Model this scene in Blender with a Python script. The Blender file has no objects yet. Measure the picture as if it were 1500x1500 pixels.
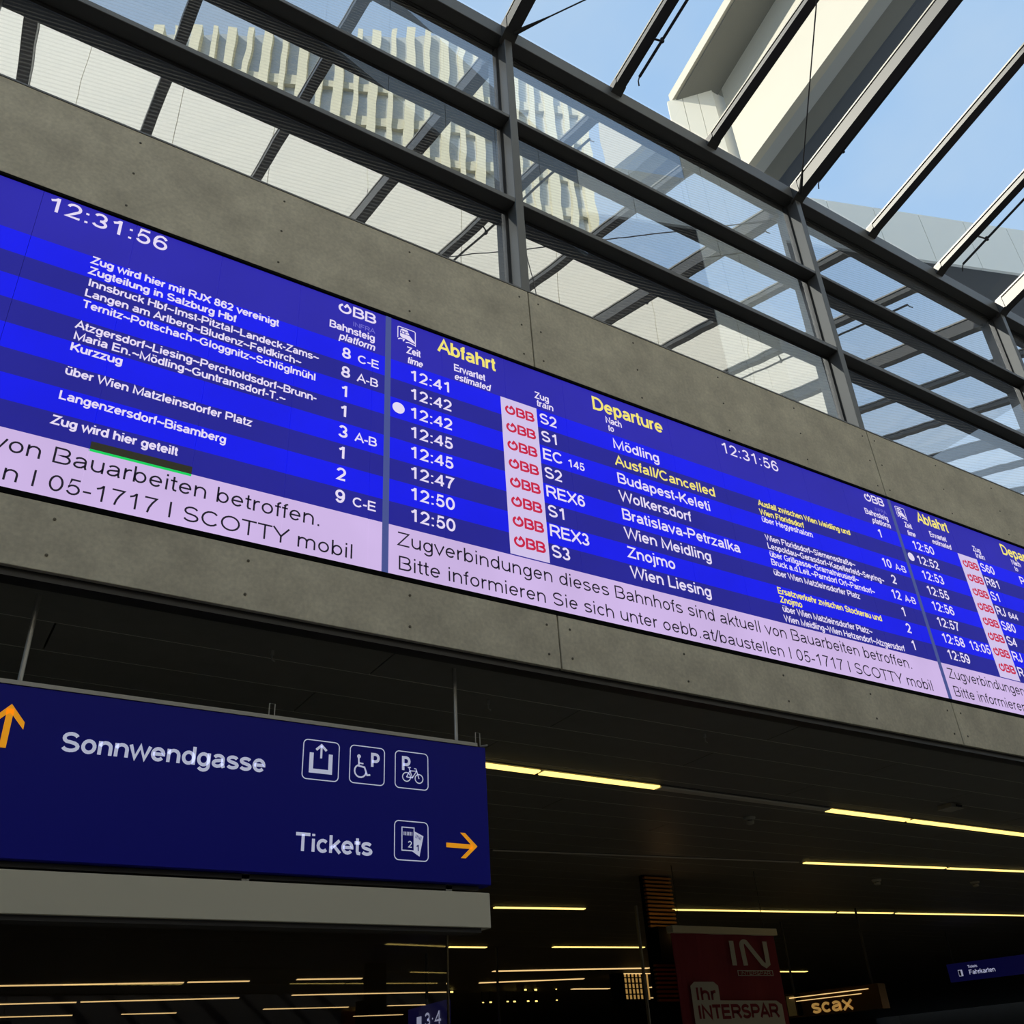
import bpy, bmesh, math, random
from mathutils import Vector, Matrix
random.seed(7)
S = bpy.context.scene
COL = S.collection
PI = math.pi

# ------------------------------------------------------------------ camera
AX = Vector((0.84792086, 0.23446556, 0.4754536))     # world X, Y, Z seen in camera axes (right, down, forward)
AY = Vector((-0.52702169, 0.46969779, 0.70825993))
AZ = Vector((-0.05725694, -0.85112272, 0.52183499))
CAM = Vector((0.0, -4.8, 1.6))
FPX = 1385.0
cd = bpy.data.cameras.new('camera')
cd.lens = 36.0 * FPX / 1500.0
cd.sensor_width = 36.0
cd.clip_end = 500
cam = bpy.data.objects.new('camera', cd)
COL.objects.link(cam)
cam.matrix_world = Matrix(((AX[0], -AX[1], -AX[2], CAM[0]),
                           (AY[0], -AY[1], -AY[2], CAM[1]),
                           (AZ[0], -AZ[1], -AZ[2], CAM[2]),
                           (0, 0, 0, 1)))
S.camera = cam

# ------------------------------------------------------------------ world, sun, exposure
S.view_settings.view_transform = 'Standard'
S.view_settings.look = 'None'
S.view_settings.exposure = 0.0
S.view_settings.gamma = 1.0
S.view_settings.use_curve_mapping = False
S.cycles.max_bounces = 8
S.cycles.transparent_max_bounces = 24
S.cycles.glossy_bounces = 4
S.cycles.diffuse_bounces = 4
S.cycles.caustics_reflective = False
S.cycles.caustics_refractive = False

W = bpy.data.worlds.new('sky'); S.world = W; W.use_nodes = True
nt = W.node_tree; nt.nodes.clear()
wo = nt.nodes.new('ShaderNodeOutputWorld'); bg = nt.nodes.new('ShaderNodeBackground')
tc = nt.nodes.new('ShaderNodeTexCoord'); sep = nt.nodes.new('ShaderNodeSeparateXYZ')
grad = nt.nodes.new('ShaderNodeValToRGB')
grad.color_ramp.elements[0].position = 0.0; grad.color_ramp.elements[0].color = (0.56, 0.68, 0.80, 1)
grad.color_ramp.elements[1].position = 1.0; grad.color_ramp.elements[1].color = (0.27, 0.47, 0.77, 1)
mp = nt.nodes.new('ShaderNodeMapping'); mp.inputs['Scale'].default_value = (1.4, 1.4, 2.6)
nz = nt.nodes.new('ShaderNodeTexNoise'); nz.inputs['Scale'].default_value = 1.7; nz.inputs['Detail'].default_value = 5
cr = nt.nodes.new('ShaderNodeValToRGB')
cr.color_ramp.elements[0].position = 0.38; cr.color_ramp.elements[0].color = (0, 0, 0, 1)
cr.color_ramp.elements[1].position = 0.75; cr.color_ramp.elements[1].color = (0.8, 0.8, 0.8, 1)
mx = nt.nodes.new('ShaderNodeMix'); mx.data_type = 'RGBA'
mx.inputs[7].default_value = (0.58, 0.66, 0.72, 1)
L = nt.links.new
L(tc.outputs['Generated'], sep.inputs[0]); L(sep.outputs['Z'], grad.inputs['Fac'])
L(tc.outputs['Generated'], mp.inputs[0]); L(mp.outputs[0], nz.inputs['Vector']); L(nz.outputs['Fac'], cr.inputs['Fac'])
L(cr.outputs['Color'], mx.inputs[0]); L(grad.outputs['Color'], mx.inputs[6]); L(mx.outputs[2], bg.inputs['Color'])
bg.inputs['Strength'].default_value = 1.22
L(bg.outputs[0], wo.inputs['Surface'])

sd = bpy.data.lights.new('sun', 'SUN'); sd.energy = 5.4; sd.angle = 0.009; sd.color = (1.0, 0.93, 0.79)
sun = bpy.data.objects.new('sun', sd); COL.objects.link(sun)
TO_SUN = Vector((-0.77, 0.29, 0.57)).normalized()
sun.rotation_euler = TO_SUN.to_track_quat('Z', 'Y').to_euler()
sun.location = (-20, 0, 30)

def ray(px, py):
    v = Vector((px - 750.0, py - 750.0, FPX))
    return Vector((AX.dot(v), AY.dot(v), AZ.dot(v)))
def at_y(px, py, y):                      # the point seen at a pixel, on the upright plane at world y
    r = ray(px, py); return CAM + r * ((y - CAM.y) / r.y)
def at_z(px, py, z):
    r = ray(px, py); return CAM + r * ((z - CAM.z) / r.z)

# ------------------------------------------------------------------ materials
def s2l(c):
    return tuple((v / 255 / 12.92) if v / 255 <= 0.04045 else ((v / 255 + 0.055) / 1.055) ** 2.4 for v in c)
MATS = {}
def pmat(name, col, rough=0.5, metal=0.0, emit=None, estr=1.0, spec=0.5, noise=None, bump=None):
    m = bpy.data.materials.new(name); m.use_nodes = True
    t = m.node_tree; b = t.nodes['Principled BSDF']
    b.inputs['Base Color'].default_value = (*col, 1); b.inputs['Roughness'].default_value = rough
    b.inputs['Metallic'].default_value = metal; b.inputs['Specular IOR Level'].default_value = spec
    if emit: b.inputs['Emission Color'].default_value = (*emit, 1); b.inputs['Emission Strength'].default_value = estr
    if noise:
        sc, amt, col2 = noise
        c = t.nodes.new('ShaderNodeTexCoord'); n = t.nodes.new('ShaderNodeTexNoise')
        n.inputs['Scale'].default_value = sc; n.inputs['Detail'].default_value = 8; n.inputs['Roughness'].default_value = 0.65
        r = t.nodes.new('ShaderNodeMapRange'); r.inputs[1].default_value = 0.3; r.inputs[2].default_value = 0.7; r.inputs[4].default_value = amt
        x = t.nodes.new('ShaderNodeMix'); x.data_type = 'RGBA'; x.inputs[6].default_value = (*col, 1); x.inputs[7].default_value = (*col2, 1)
        t.links.new(c.outputs['Object'], n.inputs['Vector']); t.links.new(n.outputs['Fac'], r.inputs[0])
        t.links.new(r.outputs[0], x.inputs[0]); t.links.new(x.outputs[2], b.inputs['Base Color'])
        if bump:
            bu = t.nodes.new('ShaderNodeBump'); bu.inputs['Strength'].default_value = bump; bu.inputs['Distance'].default_value = 0.01
            t.links.new(n.outputs['Fac'], bu.inputs['Height']); t.links.new(bu.outputs[0], b.inputs['Normal'])
    MATS[name] = m
    return m

CONC = pmat('fibre_concrete', (0.74, 0.675, 0.52), 0.75, noise=(2.6, 1.0, (0.46, 0.415, 0.32)), bump=0.15)
# finer second grain for the concrete
_t = CONC.node_tree; _b = _t.nodes['Principled BSDF']
_n = _t.nodes.new('ShaderNodeTexNoise'); _n.inputs['Scale'].default_value = 38; _n.inputs['Detail'].default_value = 4
_mr = _t.nodes.new('ShaderNodeMapRange'); _mr.inputs[1].default_value = .25; _mr.inputs[2].default_value = .75; _mr.inputs[3].default_value = .86; _mr.inputs[4].default_value = 1.1
_mm = _t.nodes.new('ShaderNodeMix'); _mm.data_type = 'RGBA'; _mm.blend_type = 'MULTIPLY'; _mm.inputs[0].default_value = 1
_tc = _t.nodes.new('ShaderNodeTexCoord'); _t.links.new(_tc.outputs['Object'], _n.inputs['Vector'])
_src = _b.inputs['Base Color'].links[0].from_socket
_t.links.new(_n.outputs['Fac'], _mr.inputs[0]); _t.links.new(_src, _mm.inputs[6]); _t.links.new(_mr.outputs[0], _mm.inputs[7]); _t.links.new(_mm.outputs[2], _b.inputs['Base Color'])

STEEL = pmat('grey_painted_steel', (0.135, 0.138, 0.14), 0.42, 0.2, noise=(3, 0.4, (0.11, 0.113, 0.115)))
STEELD = pmat('dark_steel', (0.045, 0.045, 0.047), 0.4, 0.3)
ALU = pmat('brushed_aluminium', (0.42, 0.42, 0.40), 0.38, 0.6)
BLACK = pmat('matt_black', (0.004, 0.004, 0.004), 0.8, spec=0.05)
CEIL = pmat('dark_ceiling_metal', (0.20, 0.20, 0.18), 0.5, 0.1, noise=(6, 0.5, (0.15, 0.15, 0.135)))
FLOOR = pmat('stone_floor', (0.085, 0.08, 0.07), 0.35, noise=(2, 0.5, (0.06, 0.055, 0.05)))
FLOOR2 = pmat('pale_bounce_floor', (0.42, 0.39, 0.34), 0.4, noise=(2, 0.5, (0.36, 0.34, 0.30)))  # unseen passage floor, paled to bounce light onto the ceiling
WALLB = pmat('bounce_sand', (0.60, 0.54, 0.42), 0.7, noise=(1, 0.5, (0.52, 0.47, 0.37)))
WALLD = pmat('dark_wall_plaster', (0.05, 0.048, 0.045), 0.7, noise=(2, 0.5, (0.035, 0.033, 0.03)))
JOINT = pmat('joint_rail_metal', (0.6, 0.58, 0.5), 0.5, 0.0)
RAFT = pmat('dark_rafter_paint', (0.075, 0.074, 0.072), 0.4, 0.2)
CAPM = pmat('anodised_cap', (0.27, 0.26, 0.23), 0.4, 0.3)
BOLT = pmat('bolt_zinc', (0.12, 0.11, 0.09), 0.35, 0.8)
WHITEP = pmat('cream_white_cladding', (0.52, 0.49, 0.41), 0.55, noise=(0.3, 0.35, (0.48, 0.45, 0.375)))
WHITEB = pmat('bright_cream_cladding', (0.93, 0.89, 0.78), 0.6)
GREYP = pmat('pale_grey_cladding', (0.95, 0.92, 0.85), 0.45, noise=(0.2, 0.5, (0.88, 0.86, 0.80)))
BLUEP = pmat('shaded_grey_cladding', (0.26, 0.29, 0.32), 0.5, noise=(0.2, 0.5, (0.22, 0.25, 0.28)))  # shade of the left fascia put into the cladding colour
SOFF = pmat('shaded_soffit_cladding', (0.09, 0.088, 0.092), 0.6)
SOF1 = pmat('light_reflection_band', (0.42, 0.43, 0.43), 0.5)
SOF2 = pmat('olive_reflection_and_shade', (0.22, 0.22, 0.20), 0.5)
SOF3 = pmat('slate_reflection_band', (0.09, 0.105, 0.135), 0.5)
FIN = pmat('sand_coloured_fin', (0.74, 0.69, 0.50), 0.6)
SLABM = pmat('tower_floor_band', (0.55, 0.54, 0.44), 0.6)
TGL = pmat('tower_window_glass', (0.36, 0.42, 0.50), 0.25, 0.2, noise=(0.16, 1.0, (0.62, 0.62, 0.56)))
SIGNB = pmat('sign_navy_enamel', s2l((19, 22, 150)), 0.45, spec=0.2)
SIGNW = pmat('sign_white_print', s2l((215, 218, 240)), 0.9, emit=s2l((175, 178, 205)), estr=0.6, spec=0.0)  # print with an added glow
SIGNO = pmat('sign_orange_print', s2l((240, 160, 20)), 0.5, emit=s2l((225, 145, 15)), estr=0.6)  # orange print, some glow added to its colour
SIGNG = pmat('light_grey_housing', (0.60, 0.56, 0.44), 0.5)
RED = pmat('banner_red', (0.27, 0.024, 0.04), 0.8, noise=(2.5, 0.6, (0.19, 0.016, 0.028)))
BANW = pmat('banner_white', (0.60, 0.58, 0.52), 0.8)
CREAM = pmat('cream_rail', (0.75, 0.68, 0.48), 0.6)
LAMP = pmat('warm_light_tube', (0.8, 0.75, 0.6), 0.4, emit=(1.0, 0.72, 0.19), estr=1.9)
LAMP2 = pmat('amber_light_tube', (0.8, 0.65, 0.4), 0.4, emit=(1.0, 0.66, 0.27), estr=0.95)
LAMPOFF = pmat('unlit_light_tube', (0.6, 0.57, 0.48), 0.4)
DET = pmat('off_white_plastic', (0.42, 0.40, 0.33), 0.5)
BRONZE = pmat('bronze_mirror_panel', (0.42, 0.24, 0.10), 0.18, 0.85)
AMBER = pmat('amber_lit_slat', (0.75, 0.34, 0.10), 0.28, 0.8)  # amber light put into the slat colour
WINLIT = pmat('lit_shop_window', (0.3, 0.2, 0.1), 0.5, emit=(0.62, 0.36, 0.10), estr=0.5)
GOLD = pmat('gold_letter', (0.9, 0.62, 0.25), 0.3, 0.5, emit=(0.8, 0.45, 0.12), estr=0.35)  # metal letters given a glow for reflected light

def emat(name, c, k=1.0, base=(0.03, 0.03, 0.03)):
    return pmat(name, base, 0.6, emit=s2l(c), estr=k, spec=0.2)
TXT = emat('led_white', (226, 216, 243))
TXTY = emat('led_yellow', (240, 224, 112))
TXTR = emat('led_red', (196, 22, 66))
TXTK = emat('led_black', (18, 14, 30))
TXTD = emat('led_dim_violet', (110, 105, 200))
LST = emat('led_logo_strip', (206, 192, 232))
DIV = emat('divider_slate', (66, 78, 140))
GRN = emat('led_green', (0, 205, 90))
OLV = emat('led_fault_dark', (38, 38, 22))

# display face: flat print of coloured bands, one ramp over height
BZ0, BZ1 = 4.425, 6.586                     # display face, bottom and top
BAND = [6.186 - 0.1751 * k for k in range(9)]
LED = bpy.data.materials.new('led_display_face'); LED.use_nodes = True
t = LED.node_tree; b = t.nodes['Principled BSDF']
b.inputs['Base Color'].default_value = (0.028, 0.024, 0.028, 1); b.inputs['Roughness'].default_value = 0.55
b.inputs['Specular IOR Level'].default_value = 0.1
g = t.nodes.new('ShaderNodeNewGeometry'); sp = t.nodes.new('ShaderNodeSeparateXYZ'); mr = t.nodes.new('ShaderNodeMapRange')
mr.inputs[1].default_value = BZ0; mr.inputs[2].default_value = BZ1
rp = t.nodes.new('ShaderNodeValToRGB'); rp.color_ramp.interpolation = 'CONSTANT'
fz = lambda z: (z - BZ0) / (BZ1 - BZ0)
cB, cD, cH, cT = s2l((8, 18, 232)), s2l((30, 30, 144)), s2l((38, 34, 166)), s2l((204, 180, 228))
stops = [(0.0, cT)]
for k in range(8, 0, -1):
    stops.append((fz(BAND[k]), cB if k % 2 == 1 else cD))
stops.append((fz(BAND[0]), cH))
el = rp.color_ramp.elements
el[0].position = stops[0][0]; el[0].color = (*stops[0][1], 1)
el[1].position = stops[1][0]; el[1].color = (*stops[1][1], 1)
for p, c in stops[2:]:
    e = el.new(p); e.color = (*c, 1)
t.links.new(g.outputs['Position'], sp.inputs[0]); t.links.new(sp.outputs['Z'], mr.inputs[0]); t.links.new(mr.outputs[0], rp.inputs['Fac'])
nn = t.nodes.new('ShaderNodeTexNoise'); nn.inputs['Scale'].default_value = 1.3; nn.inputs['Detail'].default_value = 3
nr = t.nodes.new('ShaderNodeMapRange'); nr.inputs[3].default_value = 0.82; nr.inputs[4].default_value = 1.18
mu = t.nodes.new('ShaderNodeMix'); mu.data_type = 'RGBA'; mu.blend_type = 'MULTIPLY'; mu.inputs[0].default_value = 1
t.links.new(g.outputs['Position'], nn.inputs['Vector']); t.links.new(nn.outputs['Fac'], nr.inputs[0])
t.links.new(rp.outputs['Color'], mu.inputs[6]); t.links.new(nr.outputs[0], mu.inputs[7])
t.links.new(mu.outputs[2], b.inputs['Emission Color']); b.inputs['Emission Strength'].default_value = 1.0

def glass(name, tint, refl, frit=None, wob=0.0):
    m = bpy.data.materials.new(name); m.use_nodes = True; t = m.node_tree; t.nodes.clear()
    o = t.nodes.new('ShaderNodeOutputMaterial'); tr = t.nodes.new('ShaderNodeBsdfTransparent'); tr.inputs[0].default_value = (*tint, 1)
    gl = t.nodes.new('ShaderNodeBsdfGlossy'); gl.inputs['Roughness'].default_value = 0.0; gl.inputs['Color'].default_value = (0.97, 0.98, 1, 1)
    fr = t.nodes.new('ShaderNodeFresnel'); fr.inputs['IOR'].default_value = 1.5
    ad = t.nodes.new('ShaderNodeMath'); ad.operation = 'ADD'; ad.use_clamp = True; ad.inputs[1].default_value = refl
    mxs = t.nodes.new('ShaderNodeMixShader')
    t.links.new(fr.outputs[0], ad.inputs[0]); t.links.new(ad.outputs[0], mxs.inputs[0])
    t.links.new(tr.outputs[0], mxs.inputs[1]); t.links.new(gl.outputs[0], mxs.inputs[2])
    ge = t.nodes.new('ShaderNodeNewGeometry')
    if wob:
        n = t.nodes.new('ShaderNodeTexNoise'); n.inputs['Scale'].default_value = 0.9; n.inputs['Detail'].default_value = 2
        bu = t.nodes.new('ShaderNodeBump'); bu.inputs['Strength'].default_value = 1.0; bu.inputs['Distance'].default_value = wob
        t.links.new(ge.outputs['Position'], n.inputs['Vector']); t.links.new(n.outputs['Fac'], bu.inputs['Height'])
        t.links.new(bu.outputs[0], gl.inputs['Normal'])
    out = mxs
    if frit:                                # printed lines on the pane
        pitch, slope, cover = frit
        sp = t.nodes.new('ShaderNodeSeparateXYZ'); t.links.new(ge.outputs['Position'], sp.inputs[0])
        m1 = t.nodes.new('ShaderNodeMath'); m1.operation = 'MULTIPLY_ADD'; m1.inputs[1].default_value = -slope
        t.links.new(sp.outputs['X'], m1.inputs[0]); t.links.new(sp.outputs['Z'], m1.inputs[2])
        m2 = t.nodes.new('ShaderNodeMath'); m2.operation = 'MULTIPLY'; m2.inputs[1].default_value = 2 * PI / pitch
        m3 = t.nodes.new('ShaderNodeMath'); m3.operation = 'SINE'
        m4 = t.nodes.new('ShaderNodeMapRange'); m4.inputs[1].default_value = 0.0; m4.inputs[2].default_value = 0.7; m4.inputs[4].default_value = cover
        t.links.new(m1.outputs[0], m2.inputs[0]); t.links.new(m2.outputs[0], m3.inputs[0]); t.links.new(m3.outputs[0], m4.inputs[0])
        df = t.nodes.new('ShaderNodeBsdfDiffuse'); df.inputs[0].default_value = (0.8, 0.8, 0.78, 1)
        mm = t.nodes.new('ShaderNodeMixShader'); t.links.new(m4.outputs[0], mm.inputs[0])
        t.links.new(mxs.outputs[0], mm.inputs[1]); t.links.new(df.outputs[0], mm.inputs[2]); out = mm
    t.links.new(out.outputs[0], o.inputs[0])
    return m
GLW = glass('coated_fritted_glass', (0.84, 0.90, 0.95), 0.58, frit=(0.043, 0.22, 0.13), wob=0.0022)
GLR = glass('roof_glass', (0.93, 0.96, 0.97), 0.015)
GLD = glass('dark_partition_glass', (0.93, 0.93, 0.93), 0.01)

# ------------------------------------------------------------------ object helpers
def obj(name, bm, m, parent=None, smooth=False):
    me = bpy.data.meshes.new(name); bm.to_mesh(me); bm.free()
    return link(name, me, m, parent, smooth)
def link(name, me, m, parent=None, smooth=False):
    me.materials.append(m)
    if smooth:
        for p in me.polygons: p.use_smooth = True
    o = bpy.data.objects.new(name, me); COL.objects.link(o)
    if parent: o.parent = parent
    return o
def tag(o, label=None, cat=None, group=None, kind=None):
    if label: o['label'] = label
    if cat: o['category'] = cat
    if group: o['group'] = group
    if kind: o['kind'] = kind
    return o
def thing(name, label, cat, group=None):
    o = bpy.data.objects.new(name, None); COL.objects.link(o); o.empty_display_size = 0.1
    return tag(o, label, cat, group)
def struct(name):
    o = bpy.data.objects.new(name, None); COL.objects.link(o); o['kind'] = 'structure'; return o
def box(bm, a, b, T=None):
    x0, y0, z0 = a; x1, y1, z1 = b
    vs = [(x0,y0,z0),(x1,y0,z0),(x1,y1,z0),(x0,y1,z0),(x0,y0,z1),(x1,y0,z1),(x1,y1,z1),(x0,y1,z1)]
    V = [bm.verts.new(T(*v) if T else v) for v in vs]
    for f in ((0,3,2,1),(4,5,6,7),(0,1,5,4),(1,2,6,5),(2,3,7,6),(3,0,4,7)):
        bm.faces.new([V[i] for i in f])
def prism(bm, base, top):                  # base and top: equal lists of points
    A = [bm.verts.new(p) for p in base]; B = [bm.verts.new(p) for p in top]; n = len(A)
    bm.faces.new(A[::-1]); bm.faces.new(B)
    for i in range(n): bm.faces.new((A[i], A[(i+1)%n], B[(i+1)%n], B[i]))
    bmesh.ops.recalc_face_normals(bm, faces=bm.faces)
def tube(bm, pts, r, n=8, cap=True):
    pts = [Vector(p) for p in pts]; rings = []
    for i, p in enumerate(pts):
        d = (pts[min(i+1, len(pts)-1)] - pts[max(i-1, 0)]).normalized()
        u = d.cross(Vector((0.123, 0.97, 0.21))).normalized(); v = d.cross(u)
        rr = r[i] if isinstance(r, (list, tuple)) else r
        rings.append([bm.verts.new(p + (u*math.cos(2*PI*k/n) + v*math.sin(2*PI*k/n))*rr) for k in range(n)])
    for a, b in zip(rings, rings[1:]):
        for k in range(n): bm.faces.new((a[k], a[(k+1)%n], b[(k+1)%n], b[k]))
    if cap: bm.faces.new(rings[0][::-1]); bm.faces.new(rings[-1])
def B(): return bmesh.new()
def boxo(name, a, b, m, parent=None, bevel=0.0, T=None):
    bm = B(); box(bm, a, b, T)
    if bevel: bmesh.ops.bevel(bm, geom=bm.edges[:], offset=bevel, segments=2, affect='EDGES')
    return obj(name, bm, m, parent)

# ------------------------------------------------------------------ stroke lettering (cap height 1)
def arc(cx, cy, rx, ry, a0, a1, n=None):
    n = n or max(4, int(abs(a1 - a0) / 22))
    return [(cx + rx*math.cos(math.radians(a0+(a1-a0)*i/n)), cy + ry*math.sin(math.radians(a0+(a1-a0)*i/n))) for i in range(n+1)]
def el_(cx, cy, rx, ry): return ('o', arc(cx, cy, rx, ry, 0, 360, 20)[:-1])
def L_(*p): return ('l', list(p))
def dot(x, y): return ('l', [(x, y), (x, y+0.13)])
G = {}
G[' '] = (.388, [])
G['0'] = (.776, [el_(.39,.5,.27,.44)])
G['1'] = (.776, [L_((.47,0),(.47,1.0)), L_((.46,.95),(.34,.81),(.17,.73))])
G['2'] = (.776, [('l', arc(.385,.68,.26,.26,168,-32)+[(.42,.34),(.14,.06),(.69,.06)])])
G['3'] = (.776, [('l', arc(.37,.705,.23,.235,160,-90)), ('l', arc(.37,.265,.27,.205,90,-165))])
G['4'] = (.776, [L_((.54,0),(.54,.98)), L_((.54,.92),(.10,.28),(.72,.28))])
G['5'] = (.776, [('l', [(.64,.94),(.25,.94),(.17,.47)]+arc(.38,.33,.265,.27,140,-160))])
G['6'] = (.776, [el_(.40,.32,.26,.26), ('l', arc(.42,.48,.285,.46,195,38))])
G['7'] = (.776, [L_((.09,.94),(.66,.94),(.47,.62),(.35,.32),(.29,0))])
G['8'] = (.776, [el_(.385,.71,.22,.23), el_(.385,.27,.265,.21)])
G['9'] = (.776, [el_(.375,.67,.26,.27), ('l', arc(.355,.52,.285,.46,-142,12))])
G[':'] = (.388, [dot(.19,0), dot(.19,.58)])
G['.'] = (.388, [dot(.19,0)])
G['\u00b7'] = (.388, [dot(.19,.42)])
G['-'] = (.465, [L_((.05,.36),(.42,.36))])
G['~'] = (.816, [('l', [(.07,.36),(.16,.44),(.28,.46),(.42,.40),(.55,.36),(.66,.38),(.75,.47)])])
G['/'] = (.388, [L_((.0,-.02),(.388,1.02))])
G['A'] = (.931, [L_((.04,0),(.465,.97),(.89,0)), L_((.20,.33),(.73,.33))])
G['B'] = (.931, [('o', [(.13,.06),(.13,.94),(.50,.94)]+arc(.55,.725,.22,.215,90,-90)+[(.2,.51),(.5,.51)]+arc(.57,.285,.26,.225,90,-90))])
G['C'] = (1.008, [('l', arc(.52,.5,.42,.44,42,322))])
G['D'] = (1.008, [('o', [(.14,.06),(.14,.94)]+arc(.45,.5,.44,.44,90,-90))])
G['E'] = (.931, [L_((.86,.06),(.14,.06),(.14,.94),(.83,.94)), L_((.14,.51),(.79,.51))])
G['F'] = (.853, [L_((.14,0),(.14,.94),(.79,.94)), L_((.14,.50),(.70,.50))])
G['G'] = (1.087, [('l', arc(.54,.5,.44,.44,45,330)+[(.94,.22),(.94,.46),(.58,.46)])])
G['H'] = (1.008, [L_((.14,0),(.14,1)), L_((.87,0),(.87,1)), L_((.14,.52),(.87,.52))])
G['I'] = (.388, [L_((.195,0),(.195,1))])
G['J'] = (.698, [('l', [(.53,1),(.53,.3)]+arc(.31,.28,.22,.22,0,-175))])
G['K'] = (.931, [L_((.14,0),(.14,1)), L_((.84,1),(.16,.32)), L_((.37,.53),(.87,0))])
G['L'] = (.776, [L_((.13,1),(.13,.06),(.72,.06))])
G['M'] = (1.163, [L_((.13,0),(.13,.93),(.58,.06),(1.03,.93),(1.03,0))])
G['N'] = (1.008, [L_((.13,0),(.13,.94),(.87,.06),(.87,1))])
G['O'] = (1.087, [el_(.543,.5,.45,.44)])
G['P'] = (.931, [('l', [(.14,0),(.14,.94),(.52,.94)]+arc(.56,.69,.26,.25,90,-90)+[(.14,.44)])])
G['R'] = (1.008, [('l', [(.14,0),(.14,.94),(.56,.94)]+arc(.60,.705,.26,.235,90,-90)+[(.14,.47)]), L_((.52,.46),(.66,.38),(.93,0))])
G['S'] = (.931, [('l', arc(.46,.71,.31,.23,22,235)+[(.46,.50)]+arc(.47,.275,.34,.215,55,-160))])
G['T'] = (.853, [L_((.03,.94),(.82,.94)), L_((.427,0),(.427,.94))])
G['U'] = (1.008, [('l', [(.14,1),(.14,.4)]+arc(.505,.4,.365,.34,180,360)+[(.87,1)])])
G['V'] = (.931, [L_((.03,1),(.465,.04),(.90,1))])
G['W'] = (1.318, [L_((.03,1),(.33,.05),(.66,.95),(.99,.05),(1.29,1))])
G['X'] = (.931, [L_((.05,0),(.88,1)), L_((.05,1),(.88,0))])
G['Y'] = (.931, [L_((.03,1),(.465,.42),(.90,1)), L_((.465,.42),(.465,0))])
G['Z'] = (.853, [L_((.07,.94),(.76,.94),(.08,.06),(.80,.06))])
xo = el_(.39,.3625,.265,.3025)
G['a'] = (.776, [('l', arc(.37,.47,.24,.195,155,0)+[(.61,.15),(.66,0)]), ('l', [(.61,.42),(.40,.385)]+arc(.32,.215,.205,.155,95,270)+[(.46,.09),(.61,.24)])])
G['b'] = (.776, [L_((.13,0),(.13,1)), el_(.40,.3625,.255,.3025)])
G['c'] = (.698, [('l', arc(.38,.3625,.265,.3025,42,318))])
G['d'] = (.776, [L_((.64,0),(.64,1)), el_(.37,.3625,.255,.3025)])
G['e'] = (.776, [('l', [(.13,.37),(.645,.37)]+arc(.385,.3625,.265,.3025,12,322))])
G['f'] = (.388, [('l', [(.19,0),(.19,.80)]+arc(.33,.80,.14,.14,180,80)), L_((.02,.665),(.35,.665))])
G['g'] = (.776, [el_(.37,.3625,.255,.3025), ('l', [(.64,.725),(.64,0)]+arc(.385,-.01,.255,.22,0,-155))])
G['h'] = (.776, [L_((.13,0),(.13,1)), ('l', arc(.385,.41,.255,.255,170,0)+[(.64,0)])])
G['i'] = (.31, [L_((.155,0),(.155,.725)), dot(.155,.87)])
G['j'] = (.31, [('l', [(.155,.725),(.155,-.1),(.11,-.21),(-.02,-.23)]), dot(.155,.87)])
G['k'] = (.698, [L_((.13,0),(.13,1)), L_((.62,.725),(.14,.25)), L_((.30,.42),(.66,0))])
G['l'] = (.31, [L_((.155,0),(.155,1))])
G['m'] = (1.163, [L_((.13,0),(.13,.725)), ('l', arc(.36,.44,.225,.225,170,0)+[(.585,0)]), ('l', arc(.81,.44,.225,.225,170,0)+[(1.035,0)])])
G['n'] = (.776, [L_((.13,0),(.13,.725)), ('l', arc(.385,.41,.255,.255,170,0)+[(.64,0)])])
G['o'] = (.776, [xo])
G['p'] = (.776, [L_((.13,-.29),(.13,.725)), el_(.40,.3625,.255,.3025)])
G['r'] = (.465, [L_((.13,0),(.13,.725)), ('l', arc(.37,.40,.24,.265,180,75))])
G['s'] = (.698, [('l', arc(.35,.52,.235,.145,20,230)+[(.35,.365)]+arc(.35,.205,.25,.145,50,-162))])
G['t'] = (.388, [('l', [(.18,.93),(.18,.18),(.22,.08),(.36,.06)]), L_((.02,.665),(.35,.665))])
G['u'] = (.776, [('l', [(.13,.725),(.13,.31)]+arc(.385,.315,.255,.255,190,360)), L_((.64,.725),(.64,0))])
G['v'] = (.698, [L_((.04,.725),(.35,.03),(.66,.725))])
G['w'] = (1.008, [L_((.03,.725),(.27,.03),(.505,.69),(.74,.03),(.98,.725))])
G['x'] = (.698, [L_((.05,0),(.65,.725)), L_((.05,.725),(.65,0))])
G['y'] = (.698, [L_((.04,.725),(.35,.03)), L_((.66,.725),(.33,-.12),(.24,-.22),(.08,-.23))])
G['z'] = (.698, [L_((.07,.665),(.58,.665),(.08,.06),(.63,.06))])
G['\u00f6'] = (.776, [xo, dot(.26,.87), dot(.52,.87)])
G['\u00fc'] = (.776, G['u'][1] + [dot(.26,.87), dot(.51,.87)])
G['\u00df'] = (.853, [('l', [(.13,0),(.13,.72)]+arc(.36,.74,.22,.2,180,-50)+[(.42,.52)]+arc(.42,.27,.26,.21,60,-110))])
# ring with a tick, used as the first letter of the operator's mark
G['\u00d6'] = (1.10, [('l', arc(.54,.47,.41,.41,62,-245,18)), L_((.50,.60),(.74,1.02))])

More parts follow.
